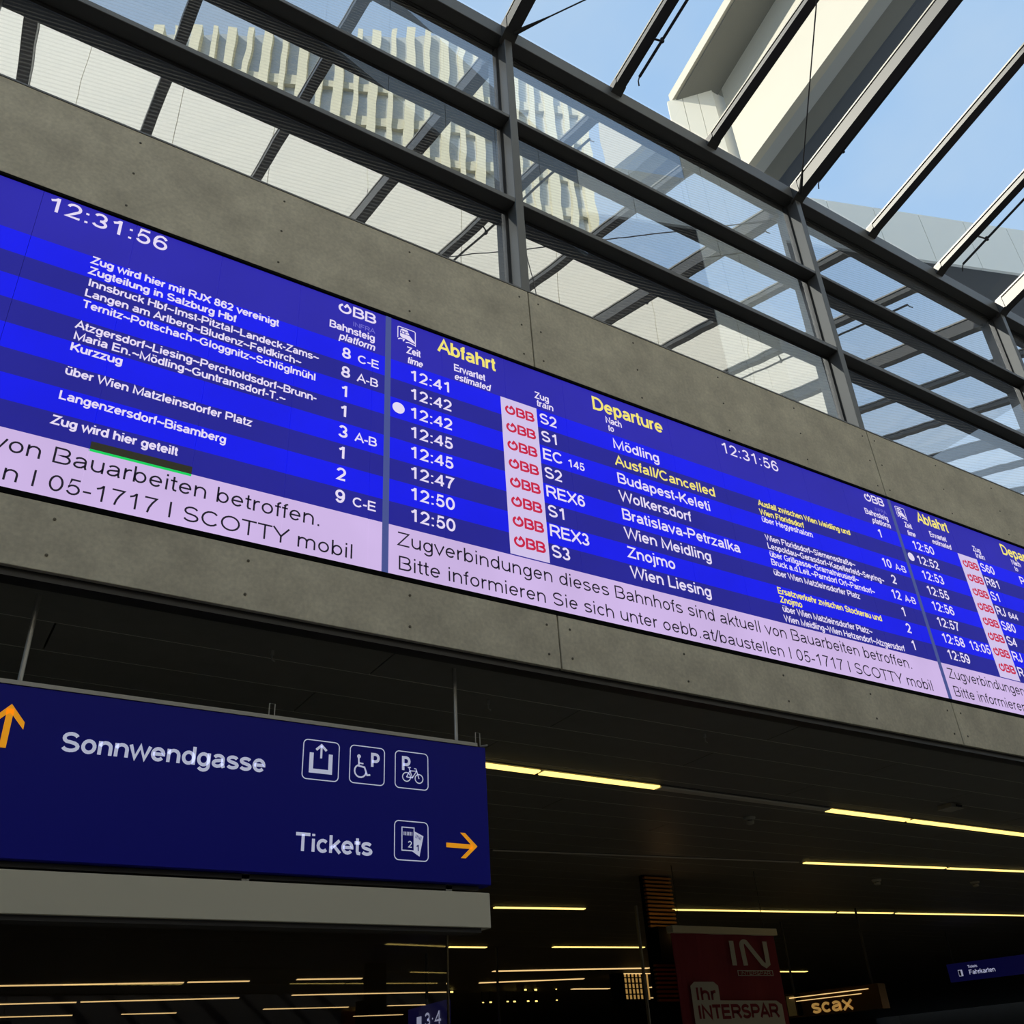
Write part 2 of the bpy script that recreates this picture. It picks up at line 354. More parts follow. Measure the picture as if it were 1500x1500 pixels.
def ribbon(V, F, pts, w, closed, place):
    n = len(pts); h = w / 2; base = len(V)
    for i in range(n):
        p = pts[i]
        a = pts[i-1] if (i > 0 or closed) else None
        c = pts[(i+1) % n] if (i < n-1 or closed) else None
        def un(u, v):
            dx, dy = v[0]-u[0], v[1]-u[1]; l = math.hypot(dx, dy) or 1e-9; return (-dy/l, dx/l)
        if a is None: nx, ny = un(p, c)
        elif c is None: nx, ny = un(a, p)
        else:
            n1, n2 = un(a, p), un(p, c); sx, sy = n1[0]+n2[0], n1[1]+n2[1]; l = math.hypot(sx, sy) or 1e-9
            sx, sy = sx/l, sy/l; k = min(1/max(sx*n1[0]+sy*n1[1], .3), 1.9); nx, ny = sx*k, sy*k
        V.append(place(p[0]+nx*h, p[1]+ny*h)); V.append(place(p[0]-nx*h, p[1]-ny*h))
    m = n if closed else n-1
    for i in range(m):
        j = (i+1) % n
        F.append((base+2*i, base+2*i+1, base+2*j+1, base+2*j))

def natural(s, track=0.0):
    return sum(G[c][0] + track for c in s)
def lettering(name, s, org, du, dv, cap, width, m, parent, wt=0.125, ital=0.0, track=0.0):
    if wt < .18: wt *= 1.2
    """flat raised print: org = baseline start, du/dv unit directions, width = total inked width or None"""
    nat = natural(s, track); ink0 = .07; inkw = nat - .14
    sx = (width / inkw) if width else cap
    V, F = [], []; pen = 0.0
    for c in s:
        adv, strokes = G[c]
        for k, pts in strokes:
            def place(x, y, pen=pen):
                q = org + du * ((pen + x - ink0 + ital*y*cap/sx) * sx) + dv * (y * cap)
                return tuple(q)
            q = [(x*sx/cap, y) for x, y in pts]
            ribbon(V, F, q, wt, k == 'o', lambda x, y: place(x*cap/sx, y))
        pen += adv + track
    me = bpy.data.meshes.new(name); me.from_pydata(V, [], F)
    return link(name, me, m, parent)
EX, EZ = Vector((1, 0, 0)), Vector((0, 0, 1))

# ================================================================== SETTING
flo = struct('floor')
for i in range(8):
    for j in range(5):
        boxo('tile', (-28+i*10, -14.0+j*14 if j < 1 else -10+j*10, -0.1), (-28+i*10+9.98, -.02 if j < 1 else -10+j*10+9.98, 0), FLOOR if j < 1 else FLOOR2, flo)
boxo('screed', (-28.5, -14.5, -0.3), (52.5, 36.5, -0.1), BLACK, flo)
for nm, a, b_ in (('wall_left', (-28.4, -14, 0), (-28.0, 36, 10.5)), ('wall_right', (52, -14, 0), (52.4, 36, 10.5)),
                  ('wall_back', (-28, -11.4, 0), (52, -11.0, 7.4)), ('unseen_bounce_wall', (-28, -11.4, 7.4), (52, -11.0, 11.6)), ('wall_far', (-28, 36, 0), (52, 36.4, 4.6))):
    o = boxo(nm, a, b_, WALLB if nm == 'unseen_bounce_wall' else WALLD); o['kind'] = 'structure'  # upper back wall is unseen, added to block sky and bounce warm light

# wall above the passage: fibre-concrete panels on a dark substructure
BAYX = [3.54 + 4.34*k for k in range(-3, 7)]
wf = struct('wall_front')
boxo('substructure', (-26, 0.035, 3.995), (50, 0.19, 4.384), BLACK, wf); boxo('substructure', (-26, 0.035, 6.612), (50, 0.19, 7.44), BLACK, wf); boxo('substructure', (-26, 0.07, 4.384), (50, 0.19, 6.612), BLACK, wf)
boxo('sill_cap', (-26, -0.004, 7.447), (50, 0.33, 7.462), STEEL, wf)
ZL0, ZL1, ZU0, ZU1 = 3.99, 4.385, 6.612, 7.446
def screw_rows(p, x0, x1, z0, z1, rows):
    bm = B(); n = 5
    for zz in rows:
        for i in range(n):
            x = x0 + 0.09 + (x1-x0-0.18)*i/(n-1)
            tube(bm, [(x, 0.004, zz), (x, -0.003, zz)], 0.009, 8)
            tube(bm, [(x, -0.003, zz), (x, -0.006, zz)], [0.006, 0.004], 6)
    return obj('bolt_heads', bm, BOLT, p)
for i in range(len(BAYX)-1):
    x0, x1 = BAYX[i] + 0.006, BAYX[i+1] - 0.006
    for z0, z1, rows in ((ZL0, ZL1, (ZL0+.09, ZL1-.09)), (ZU0, ZU1, (ZU0+.10, (ZU0+ZU1)/2, ZU1-.10))):
        p = boxo('concrete_panel', (x0, 0, z0), (x1, 0.03, z1), CONC, wf, bevel=0.002)
        screw_rows(p, x0, x1, z0, z1, rows)
# frame lip over the display opening, black strip for the shadow gap below
boxo('opening_strip', (-26, -0.002, 6.590), (50, 0.06, 6.609), BLACK, wf)
boxo('opening_strip', (-26, -0.002, 4.388), (50, 0.06, 4.420), BLACK, wf)
boxo('edge_channel', (-26, 0.03, 3.945), (50, 0.13, 3.992), STEELD, wf)
boxo('edge_channel', (-26, 0.135, 3.955), (50, 0.15, 3.985), ALU, wf)

# ceiling of the dark passage: long metal planks with thin joints
cl = struct('ceiling')
boxo('slab', (-26, 0.19, 4.02), (50, 36, 4.35), BLACK, cl)
y = 0.155; k = 0
while y < 12.0:
    w = 0.42
    off = (k*1.7) % 3.6
    x = -12.0 + off
    while x < 26:
        boxo('ceiling_plank', (x, y, 3.972 + random.uniform(0, .002)), (x+3.59, y+w-0.012, 4.02), CEIL, cl)
        x += 3.6
    boxo('joint_rail', (-12, y+w-0.012, 3.974), (26, y+w, 4.02), JOINT, cl)
    y += w; k += 1
boxo('ceiling_sheet', (-26, 12.0, 3.972), (50, 36, 4.02), CEIL, cl)

# ================================================================== DEPARTURE BOARDS
YF = 0.012                                  # display face
YT = YF - 0.002
seam0 = 1.5535; pit = 0.5645
def board(x0, x1, label):
    b_ = thing('departure_board', label, 'display board', 'departure boards in the wall')
    b_.location = (x0, YF, BZ0)
    def rel(o):
        o.matrix_parent_inverse = Matrix.Translation(-Vector((x0, YF, BZ0))); return o
    e = [x0 + 0.022]
    k = math.ceil((x0 + 0.05 - seam0) / pit)
    while seam0 + k*pit < x1 - 0.06:
        e.append(seam0 + k*pit); k += 1
    e.append(x1 - 0.022)
    for a, c in zip(e, e[1:]):
        rel(boxo('led_module', (a + 0.0012, YF, BZ0), (c - 0.0012, YF + 0.03, BZ1), LED, b_))
    rel(boxo('divider_bar', (x0 - 0.022, YF - 0.003, BZ0), (x0 + 0.022, YF + 0.03, BZ1), DIV, b_))
    return b_, rel
X1, X2, X3, X0 = 2.238, 7.910, 13.582, -3.434
bL, rL = board(X0, X1, 'leftmost departure board, clock, platforms and pink ticker ending in a green-edged fault')
bC, rC = board(X1, X2, 'middle departure board, whole timetable from 12:41 to 12:50 in view')
bR, rR = board(X2, X3, 'rightmost departure board, cut off by the right edge, times 12:50 to 12:59')
BD = {'L': (bL, rL), 'C': (bC, rC), 'R': (bR, rR)}
def txt(bd, s, px0, px1, cap, m=TXT, wt=0.13, ital=0.0, z=None, name='text_line'):
    """px0: baseline start on the photograph (x, y); px1: x of its right end"""
    p = at_y(px0[0], px0[1], YT)
    zz = p.z if z is None else z
    r0 = CAM; width = None
    if px1:
        # right end: walk along the horizontal line at height zz
        lo, hi = p.x, p.x + 9
        for _ in range(40):
            mid = (lo+hi)/2
            v = Vector((mid, YT, zz)) - CAM
            c = Vector((AX[0]*v.x+AY[0]*v.y+AZ[0]*v.z, AX[1]*v.x+AY[1]*v.y+AZ[1]*v.z, AX[2]*v.x+AY[2]*v.y+AZ[2]*v.z))
            if 750 + FPX*c.x/c.z < px1: lo = mid
            else: hi = mid
        width = lo - p.x - (0.15*ital*cap)
    o, rel = BD[bd]
    return rel(lettering(name, s, Vector((p.x, YT, zz)), EX, EZ, cap, width, m, o, wt, ital))
def txu(bd, s, x, x1, z, cap, m=TXT, wt=0.13, ital=0.0, name='text_line', dy=0.0):
    o, rel = BD[bd]
    return rel(lettering(name, s, Vector((x, YT - dy, z)), EX, EZ, cap, (x1-x) if x1 else None, m, o, wt, ital))
OB = '\u00d6BB'
BASE = [6.052 - 0.1712*k for k in range(8)]
def icon_train(bd, x, z, s):
    o, rel = BD[bd]; V, F = [], []
    pl = lambda u, v: (x+u*s, YT, z+v*s)
    ribbon(V, F, [(0,0.22),(0,.95),(.06,1),(.94,1),(1,.94),(1,.0)], .05, False, pl)
    def poly(pts):
        n = len(V); V.extend(pl(*p) for p in pts); F.append(tuple(range(n, n+len(pts))))
    poly([(.16,.84),(.24,.92),(.50,.92),(.58,.86),(.60,.78),(.14,.78)])
    poly([(.13,.74),(.19,.74),(.19,.62),(.13,.62)]); poly([(.25,.74),(.37,.74),(.37,.62),(.25,.62)]); poly([(.43,.74),(.62,.74),(.66,.62),(.43,.62)])
    poly([(.13,.58),(.68,.58),(.82,.42),(.97,.26),(.97,.16),(.70,.22),(.45,.30),(.22,.30),(.13,.40)])
    ribbon(V, F, [(.02,.12),(.14,.22),(.36,.22),(.30,.08)], .07, False, pl)
    ribbon(V, F, [(.45,.06),(.62,.12),(.97,.06)], .06, False, pl)
    me = bpy.data.meshes.new('train_icon'); me.from_pydata(V, [], F); rel(link('train_icon', me, TXT, o))
def common(bd, x0, times, est, trains, dests, dotrow):
    """one board's fixed layout, x0 = left divider"""
    d = x0 - X1
    o, rel = BD[bd]
    icon_train(bd, 2.315+d, 6.385, .145)
    txu(bd, 'Zeit', 2.392+d, 2.50+d, 6.296, .064, wt=.15); txu(bd, 'time', 2.395+d, 2.515+d, 6.203, .064, wt=.14, ital=.18)
    txu(bd, 'Abfahrt', 2.66+d, 3.16+d, 6.425, .128, TXTY, wt=.15)
    txu(bd, 'Erwartet', 2.79+d, 3.06+d, 6.286, .066, wt=.15); txu(bd, 'estimated', 2.79+d, 3.10+d, 6.202, .064, wt=.14, ital=.18)
    txu(bd, 'Zug', 3.525+d, 3.655+d, 6.294, .066, wt=.15); txu(bd, 'train', 3.535+d, 3.69+d, 6.218, .066, wt=.14, ital=.1)
    for k, s in enumerate(times):
        txu(bd, s, 2.415+d, 2.755+d, BASE[k], .096, wt=.145)
    for k, s in est.items():
        txu(bd, s, 2.84+d, 3.17+d, BASE[k], .096, wt=.145)
    if dotrow is not None:
        bm = B(); bmesh.ops.create_circle(bm, cap_ends=True, segments=20, radius=.048)
        bmesh.ops.transform(bm, matrix=Matrix.Translation((2.325+d, YT, BASE[dotrow]+.05)) @ Matrix.Rotation(PI/2, 4, 'X'), verts=bm.verts)
        rel(obj('status_dot', bm, TXT, o))
    ls = rel(boxo('logo_strip', (3.194+d, YT+.0006, 4.797), (3.526+d, YT+.0014, 6.188), LST, o))
    for k in range(8):
        q = txu(bd, OB, 3.232+d, 3.492+d, BASE[k]-.012+ .004*k, .083, TXTR, wt=.23, name='operator_logo', dy=.001)
        q.parent = ls; q.matrix_parent_inverse = Matrix()
    for k, (a, b2) in enumerate(trains):
        w = natural(a)*.098*.98
        txu(bd, a, 3.553+d, None, BASE[k]+.005, .100, wt=.14)
        if b2: txu(bd, b2, 3.553+d+w+.045, None, BASE[k]+.005, .072, wt=.145)
    txu(bd, 'Departure', 4.112+d, 4.86+d, 6.398, .132, TXTY, wt=.15)
    txu(bd, 'Nach', 4.232+d, 4.395+d, 6.296, .066, wt=.15); txu(bd, 'to', 4.245+d, 4.30+d, 6.218, .064, wt=.14, ital=.1)
    for k, (s, col) in enumerate(dests):
        if s: txu(bd, s, 4.265+d, None, BASE[k]+.004, .097, col, wt=.14)
    txu(bd, 'Zugverbindungen dieses Bahnhofs sind aktuell von Bauarbeiten betroffen.', 2.327+d, 7.470+d, 4.643, .105, TXTK, wt=.092)
    txu(bd, 'Bitte informieren Sie sich unter oebb.at/baustellen I 05-1717 I SCOTTY mobil', 2.333+d, 7.690+d, 4.468, .103, TXTK, wt=.092)

# middle board
common('C', X1, ['12:41','12:42','12:42','12:45','12:45','12:47','12:50','12:50'], {},
       [('S2',''),('S1',''),('EC','145'),('S2',''),('REX6',''),('S1',''),('REX3',''),('S3','')],
       [('',TXT)]*8, 2)
dd = [('M\u00f6dling',(899.4,655),966,TXT),('Ausfall/Cancelled',(902.4,680),1048,TXTY),('Budapest-Keleti',(906,707),1041,TXT),
      ('Wolkersdorf',(909,732.4),1013,TXT),('Bratislava-Petrzalka',(913,761),1085,TXT),('Wien Meidling',(917,788),1042.6,TXT),
      ('Znojmo',(921,817),989.6,TXT),('Wien Liesing',(926,845),1042.6,TXT)]
for k, (s, p, xr, c) in enumerate(dd): txt('C', s, p, xr, .097, c, .14, z=BASE[k]+.002)
txt('C', '12:31:56', (1058,662), 1141, .118, TXT, .12)
for s, p, xr, c in [('Ausfall zwischen Wien Meidling und',(1111.6,740),1246,TXTY),('Wien Floridsdorf',(1114,753),1178,TXTY),
        ('\u00fcber Hegyeshalom',(1117,764),1191,TXT),('Wien Floridsdorf~Siemensstra\u00dfe~',(1122.4,791),1253.6,TXT),
        ('Leopoldau~Gerasdorf~Kapellerfeld~Seyring~',(1125.6,803),1296,TXT),('\u00fcber Grillgasse~Gramatneusiedl~',(1128.6,815),1258.6,TXT),
        ('Bruck a.d.Leit.~Parndorf Ort~Parndorf~',(1131,827),1282.4,TXT),('\u00fcber Wien Matzleinsdorfer Platz',(1134.4,842),1260.4,TXT),
        ('Ersatzverkehr zwischen Stockerau und',(1140.4,869),1292.4,TXTY),('Znojmo',(1144,882),1175.6,TXTY),
        ('\u00fcber Wien Matzleinsdorfer Platz~',(1147.6,895.6),1278.6,TXT),('Wien Meidling~Wien Hetzendorf~Atzgersdorf',(1150.3,910),1326,TXT)]:
    txt('C', s, p, xr, .060, c, .17 if c is TXTY else .145)
def right_cols(bd, d, rows, hdr=True):
    txu(bd, OB, 7.535+d-.02, 7.805+d, 6.466, .092, TXT, wt=.19, name='operator_logo')
    txu(bd, 'INFRA', 7.63+d, 7.80+d, 6.373, .042, TXTD, wt=.12)
    txu(bd, 'Bahnsteig', 7.455+d, 7.80+d, 6.293, .066, wt=.15); txu(bd, 'platform', 7.53+d, 7.80+d, 6.207, .066, wt=.14, ital=.18)
    for k, (a, s) in rows.items():
        w = natural(a)*.096
        xr = 7.635+d
        txu(bd, a, xr-w, None, BASE[k], .094, wt=.15)
        if s: txu(bd, s, xr+.045, None, BASE[k], .070, wt=.14)
right_cols('C', 0, {0:('1',''),2:('10','A-B'),3:('2',''),4:('12','A-B'),5:('1',''),6:('2',''),7:('1','')})
# left board
right_cols('L', X0-X1, {0:('8','C-E'),1:('8','A-B'),2:('1',''),3:('1',''),4:('3','A-B'),5:('1',''),6:('2',''),7:('9','C-E')})
txt('L', '12:31:56', (68,306), 243, .124, TXT, .125)
for s, p, xr, w in [('Zug wird hier mit RJX 862 vereinigt',(134,385.3),407.6,.2),('Zugteilung in Salzburg Hbf',(130.2,400.5),345,.2),
        ('Innsbruck Hbf~Imst-Pitztal~Landeck-Zams~',(128.8,418),466.4,.15),('Langen am Arlberg~Bludenz~Feldkirch~',(124.4,433),440.6,.15),
        ('Ternitz~Pottschach~Gloggnitz~Schl\u00f6glm\u00fchl',(120.6,449.5),461.6,.15),('Atzgersdorf~Liesing~Perchtoldsdorf~Brunn-',(110.8,480),463,.15),
        ('Maria En.~M\u00f6dling~Guntramsdorf-T.~',(108,496),417.4,.15),('Kurzzug',(103,512.5),177.8,.2),
        ('\u00fcber Wien Matzleinsdorfer Platz',(95.2,547.5),368,.15),('Langenzersdorf~Bisamberg',(86.3,583.6),330,.15),('Zug wird hier geteilt',(75,620),259,.2)]:
    txt('L', s, p, xr, .060, TXT, w)
dL = X0 - X1
txu('L', 'Zugverbindungen dieses Bahnhofs sind aktuell von Bauarbeiten betroffen.', 2.327+dL, 7.470+dL, 4.643, .105, TXTK, wt=.092)
txu('L', 'Bitte informieren Sie sich unter oebb.at/baustellen I 05-1717 I SCOTTY mobil', 2.333+dL, 7.690+dL, 4.468, .103, TXTK, wt=.092)
a, c = at_y(130.7, 661, YT), at_y(280, 697, YT)
rL(boxo('fault_bar', (a.x, YT-.0012, 4.787), (c.x, YT, 4.838), OLV, bL)); rL(boxo('fault_bar', (a.x, YT-.0016, 4.772), (c.x, YT, 4.787), GRN, bL))['label'] = 'bright green fault line'
# right board
common('R', X2, ['12:50','12:52','12:53','12:55','12:56','12:57','12:58','12:59'], {6:'13:05'},
       [('S60',''),('R81',''),('S1',''),('RJ','644'),('S80',''),('S4',''),('RJ',''),('R','')],
       [('P',TXT)] + [('',TXT)]*7, 1)

# ================================================================== CLERESTORY (leans in by a little over a degree)
LEAN = 0.0225
def TL(x, y, z): return (x, y - (z-7.46)*LEAN, z)
GY = 0.20
for i in range(1, len(BAYX)-2):
    x0, x1 = BAYX[i], BAYX[i+1]
    n = i
    w = struct('window_%d' % n)
    # mullion: box post with a slimmer glazing rebate behind
    bm = B(); box(bm, (x1-.045, .03, 7.44), (x1+.045, GY+.02, 11.06), TL)
    bmesh.ops.bevel(bm, geom=bm.edges[:], offset=.004, segments=1, affect='EDGES'); obj('mullion', bm, STEEL, w)
    bm = B(); box(bm, (x1-.075, GY-.03, 7.46), (x1-.045, GY+.03, 11.06), TL); box(bm, (x1+.045, GY-.03, 7.46), (x1+.075, GY+.03, 11.06), TL)
    obj('glazing_bead', bm, STEELD, w)
    xa, xb = x0+.045, x1-.045
    for z0, z1 in ((8.572, 8.630), (9.766, 9.812)):
        bm = B(); box(bm, (xa, .035, z0), (xb, GY, z1), TL)
        bmesh.ops.bevel(bm, geom=bm.edges[:], offset=.004, segments=1, affect='EDGES'); obj('transom', bm, STEEL, w)
    bm = B(); box(bm, (xa-.045, .03, 11.06), (xb+.045, .27, 11.255), TL)
    bmesh.ops.bevel(bm, geom=bm.edges[:], offset=.005, segments=1, affect='EDGES'); obj('head_rail', bm, STEEL, w)
    for z0, z1 in ((7.47, 8.572), (8.630, 9.766), (9.812, 11.06)):
        V = [TL(xa, GY, z0), TL(xb, GY, z0), TL(xb, GY, z1), TL(xa, GY, z1)]
        me = bpy.data.meshes.new('glass_pane'); me.from_pydata(V, [], [(0,1,2,3)]); link('glass_pane', me, GLW, w)
        bm = B()
        box(bm, (xa, GY-.025, z0), (xb, GY-.004, z0+.02), TL); box(bm, (xa, GY-.025, z1-.02), (xb, GY-.004, z1), TL)
        obj('gasket', bm, STEELD, w)

# ================================================================== GLASS ROOF over the concourse, rising towards the viewer
SL = 0.2545
roof = thing('glass_roof', 'sloping glass roof on dark steel rafters above the clerestory windows', 'roof')
ZR = 11.255; YR = .03 - (ZR-7.46)*LEAN
def RP(x, s, h): # s = run towards the viewer, h = height square to the slope
    c = 1/math.sqrt(1+SL*SL); return (x - 0, YR - s + h*SL*c*0 , ZR + s*SL + h)
RUN = 10.9
def rafter(x, hw, d, big=False):
    bm = B()
    def bx(a0, a1, h0, h1):
        V = [RP(a0,0,h0),RP(a1,0,h0),RP(a1,0,h1),RP(a0,0,h1)]; U = [RP(a0,RUN,h0),RP(a1,RUN,h0),RP(a1,RUN,h1),RP(a0,RUN,h1)]
        A = [bm.verts.new(p) for p in V]; C_ = [bm.verts.new(p) for p in U]
        bm.faces.new(A[::-1]); bm.faces.new(C_)
        for i in range(4): bm.faces.new((A[i],A[(i+1)%4],C_[(i+1)%4],C_[i]))
    bx(x-hw, x+hw, -d, -.018)                # box beam
    bx(x-hw*.7, x+hw*.7, -.018, .006)        # gasket seat
    bmesh.ops.recalc_face_normals(bm, faces=bm.faces)
    r = obj('rafter', bm, RAFT, roof)
    bm = B(); prism(bm, [RP(x-hw*1.05,0,.006),RP(x+hw*1.05,0,.006),RP(x+hw*1.05,0,.03),RP(x-hw*1.05,0,.03)],[RP(x-hw*1.05,RUN,.006),RP(x+hw*1.05,RUN,.006),RP(x+hw*1.05,RUN,.03),RP(x-hw*1.05,RUN,.03)]); obj('glazing_cap', bm, CAPM, r)
    bm = B(); 
    V = [RP(x-hw-.01,-.06,-d-.03),RP(x+hw+.01,-.06,-d-.03),RP(x+hw+.01,-.06,.02),RP(x-hw-.01,-.06,.02)]
    U = [RP(x-hw-.01,.10,-d*.95),RP(x+hw+.01,.10,-d*.95),RP(x+hw+.01,.10,.0),RP(x-hw-.01,.10,.0)]
    prism(bm, V, U); obj('rafter_shoe', bm, RAFT, r)
    return r
RX = []
k = 0
x = BAYX[1]
while x < 34:
    big = (k % 3 == 0)
    rafter(x, .068 if big else .062, .20 if big else .085, big); RX.append((x, big)); x += 4.34/3; k += 1
for (xa, ba), (xb, bb) in zip(RX, RX[1:]):
    me = bpy.data.meshes.new('roof_glass_pane')
    me.from_pydata([RP(xa+.02,.0,.03),RP(xb-.02,.0,.03),RP(xb-.02,RUN,.03),RP(xa+.02,RUN,.03)], [], [(0,1,2,3)])
    link('roof_glass_pane', me, GLR, roof)
# far edge beam
bm = B(); prism(bm, [RP(BAYX[1]-.1,RUN,-.2),RP(34,RUN,-.2),RP(34,RUN,.05),RP(BAYX[1]-.1,RUN,.05)],[RP(BAYX[1]-.1,RUN+.15,-.2),RP(34,RUN+.15,-.2),RP(34,RUN+.15,.05),RP(BAYX[1]-.1,RUN+.15,.05)]); obj('edge_beam', bm, STEEL, roof)
# crossed tension rods in the braced field
xa, xb = 3.54, 7.88
for p, q in (((xa+.03, .08), (xb-.03, 5.2)), ((xb-.03, .08), (xa+.03, 5.2))):
    bm = B(); a = Vector(RP(p[0], p[1], -.20)); c = Vector(RP(q[0], q[1], -.22))
    tube(bm, [a, a.lerp(c, .03), a.lerp(c, .06), c], [.028, .018, .008, .008], 8)
    obj('tension_rod', bm, STEELD, roof)
# slim tubes hung beside some rafters
def hung(x, s0, dx):
    bm = B(); tube(bm, [RP(x+dx, s0, -.17), RP(x+dx, 6.0, -.17)], .017, 8)
    o = obj('hung_tube', bm, STEELD, roof)
    for s in (s0+.42, s0+2.4, s0+4.2):
        bm = B(); tube(bm, [RP(x+.03, s-.05, -.12), RP(x+dx+.03, s, -.17)], .012, 6); tube(bm, [RP(x+dx, s, -.14), RP(x+dx, s, -.20)], .02, 6)
        obj('clamp', bm, STEELD, o)
    bm = B(); tube(bm, [RP(x+dx, s0, -.17), RP(x+dx-.01, s0-.02, -.22), RP(x+dx+.02, s0-.05, -.245)], .008, 6); obj('end_hook', bm, STEELD, o)
hung(3.54+4.34/3, .30, .10); hung(7.88, .30, .10); hung(7.88+2*4.34/3, .30, .13)

# ================================================================== STRUCTURES OUTSIDE
# big white portal: pier, deep girder and thin canopy slab rising over the glass roof
por = thing('white_portal', 'huge cream-white pier and girder rising over the glass roof against the sky', 'structure')
Y = lambda D: D - 4.8
zU = lambda D: 33.9 + .37*(13.75-D)           # underside of the slab
A0, A1 = Vector((18.5, Y(15.07), 0)), Vector((19.86, Y(14.0), 0))
nA = 3
for j in range(nA):
    p, q = A0.lerp(A1, j/nA + (.012 if j else 0)), A0.lerp(A1, (j+1)/nA)
    for z0, z1 in ((4.6, 11.0), (11.04, 18.0), (18.04, 25.0), (25.04, None)):
        tp = (z1 if z1 else zU(p.y+4.8), z1 if z1 else zU(q.y+4.8))
        n_ = Vector((1.07, 1.36, 0)).normalized()*.12
        bm = B(); prism(bm, [p+EZ*z0, q+EZ*z0, q+n_+EZ*z0, p+n_+EZ*z0], [p+EZ*tp[0], q+EZ*tp[1], q+n_+EZ*tp[1], p+n_+EZ*tp[0]])
        obj('cladding_panel', bm, WHITEB, por)
bm = B(); prism(bm, [Vector((18.7,Y(15.0),4.6)),Vector((19.87,Y(14.03),4.6)),Vector((21.8,Y(14.03),4.6)),Vector((21.8,Y(16.2),4.6))],
                [Vector((18.7,Y(15.0),zU(15.07))),Vector((19.87,Y(14.03),zU(14))),Vector((21.8,Y(14.03),zU(14))),Vector((21.8,Y(16.2),zU(16.2)))]); obj('pier_core', bm, GREYP, por)
XB = 20.2
zb = lambda D: 29.2 + .253*(13.42-D)
D0, D1 = 13.8, -12.0
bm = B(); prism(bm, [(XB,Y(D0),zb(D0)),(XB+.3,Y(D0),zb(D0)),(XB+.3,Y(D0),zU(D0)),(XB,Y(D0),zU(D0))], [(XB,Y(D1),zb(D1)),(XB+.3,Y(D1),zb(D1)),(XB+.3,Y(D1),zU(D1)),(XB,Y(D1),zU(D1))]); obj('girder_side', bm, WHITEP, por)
for (xa, xb, dz, m) in ((XB+.3, 20.95, .0, SOF1), (20.95, 21.75, .10, SOF2), (21.75, 23.3, .2, SOF3)):  # girder underside bands hold roof glass reflections in their colours
    bm = B(); prism(bm, [(xa,Y(D0),zb(D0)+dz),(xb,Y(D0),zb(D0)+dz),(xb,Y(D0),zb(D0)+.5),(xa,Y(D0),zb(D0)+.5)], [(xa,Y(D1),zb(D1)+dz),(xb,Y(D1),zb(D1)+dz),(xb,Y(D1),zb(D1)+.5),(xa,Y(D1),zb(D1)+.5)]); obj('reflection_strip', bm, m, por)
XS = 18.65
E0 = 15.07
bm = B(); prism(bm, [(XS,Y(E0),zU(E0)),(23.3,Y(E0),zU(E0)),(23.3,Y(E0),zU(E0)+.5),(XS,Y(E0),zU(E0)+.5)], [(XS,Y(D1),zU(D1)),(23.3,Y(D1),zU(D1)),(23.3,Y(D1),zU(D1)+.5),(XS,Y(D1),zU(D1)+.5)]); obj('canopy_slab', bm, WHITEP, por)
bm = B(); prism(bm, [(XS+.12,Y(E0)-.1,zU(E0)-.04),(XB,Y(E0)-.1,zU(E0)-.04),(XB,Y(E0)-.1,zU(E0)+.01),(XS+.12,Y(E0)-.1,zU(E0)+.01)], [(XS+.12,Y(D1),zU(D1)-.04),(XB,Y(D1),zU(D1)-.04),(XB,Y(D1),zU(D1)+.01),(XS+.12,Y(D1),zU(D1)+.01)]); obj('shade_sheet', bm, SOF2, por)  # thin sheet with the slab's underside shade put into its colour

# station canopy beyond: folded fascia of large panels with a dark soffit
can = thing('station_canopy', 'wide pale grey folded canopy with panelled fascia beyond the windows', 'canopy')
H = 36.0
def fascia(P, Q, n, drop, m):
    for j in range(n):
        a = P.lerp(Q, j/n + .006/n); c = P.lerp(Q, (j+1)/n - .006/n)
        nr = Vector((-(Q-P).y, (Q-P).x, 0)).normalized()
        if nr.y < 0: nr = -nr
        bm = B(); prism(bm, [a, c, c+nr*.15, a+nr*.15], [a-EZ*drop, c-EZ*drop, c+nr*.15-EZ*drop, a+nr*.15-EZ*drop])
        obj('fascia_panel', bm, m, can)
top = CAM.z + H
Pn = Vector((.5345*H, Y(.5985*H), top)); Pr = Vector((1.40*H, Y(.298*H), top)); Pl = Vector((-.5*H, Y(.328*H), top))
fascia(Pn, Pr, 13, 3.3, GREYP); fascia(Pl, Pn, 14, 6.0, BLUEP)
# core and soffit
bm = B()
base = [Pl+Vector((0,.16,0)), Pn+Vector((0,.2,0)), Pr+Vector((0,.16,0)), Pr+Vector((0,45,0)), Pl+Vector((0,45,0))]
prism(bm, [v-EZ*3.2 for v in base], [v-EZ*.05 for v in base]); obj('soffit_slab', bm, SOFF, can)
bm = B(); prism(bm, [Vector((-30,45,4.6)),Vector((70,45,4.6)),Vector((70,45.5,4.6)),Vector((-30,45.5,4.6))],[Vector((-30,45,32)),Vector((70,45,32)),Vector((70,45.5,32)),Vector((-30,45.5,32))]); obj('rear_wall', bm, SOFF, can)

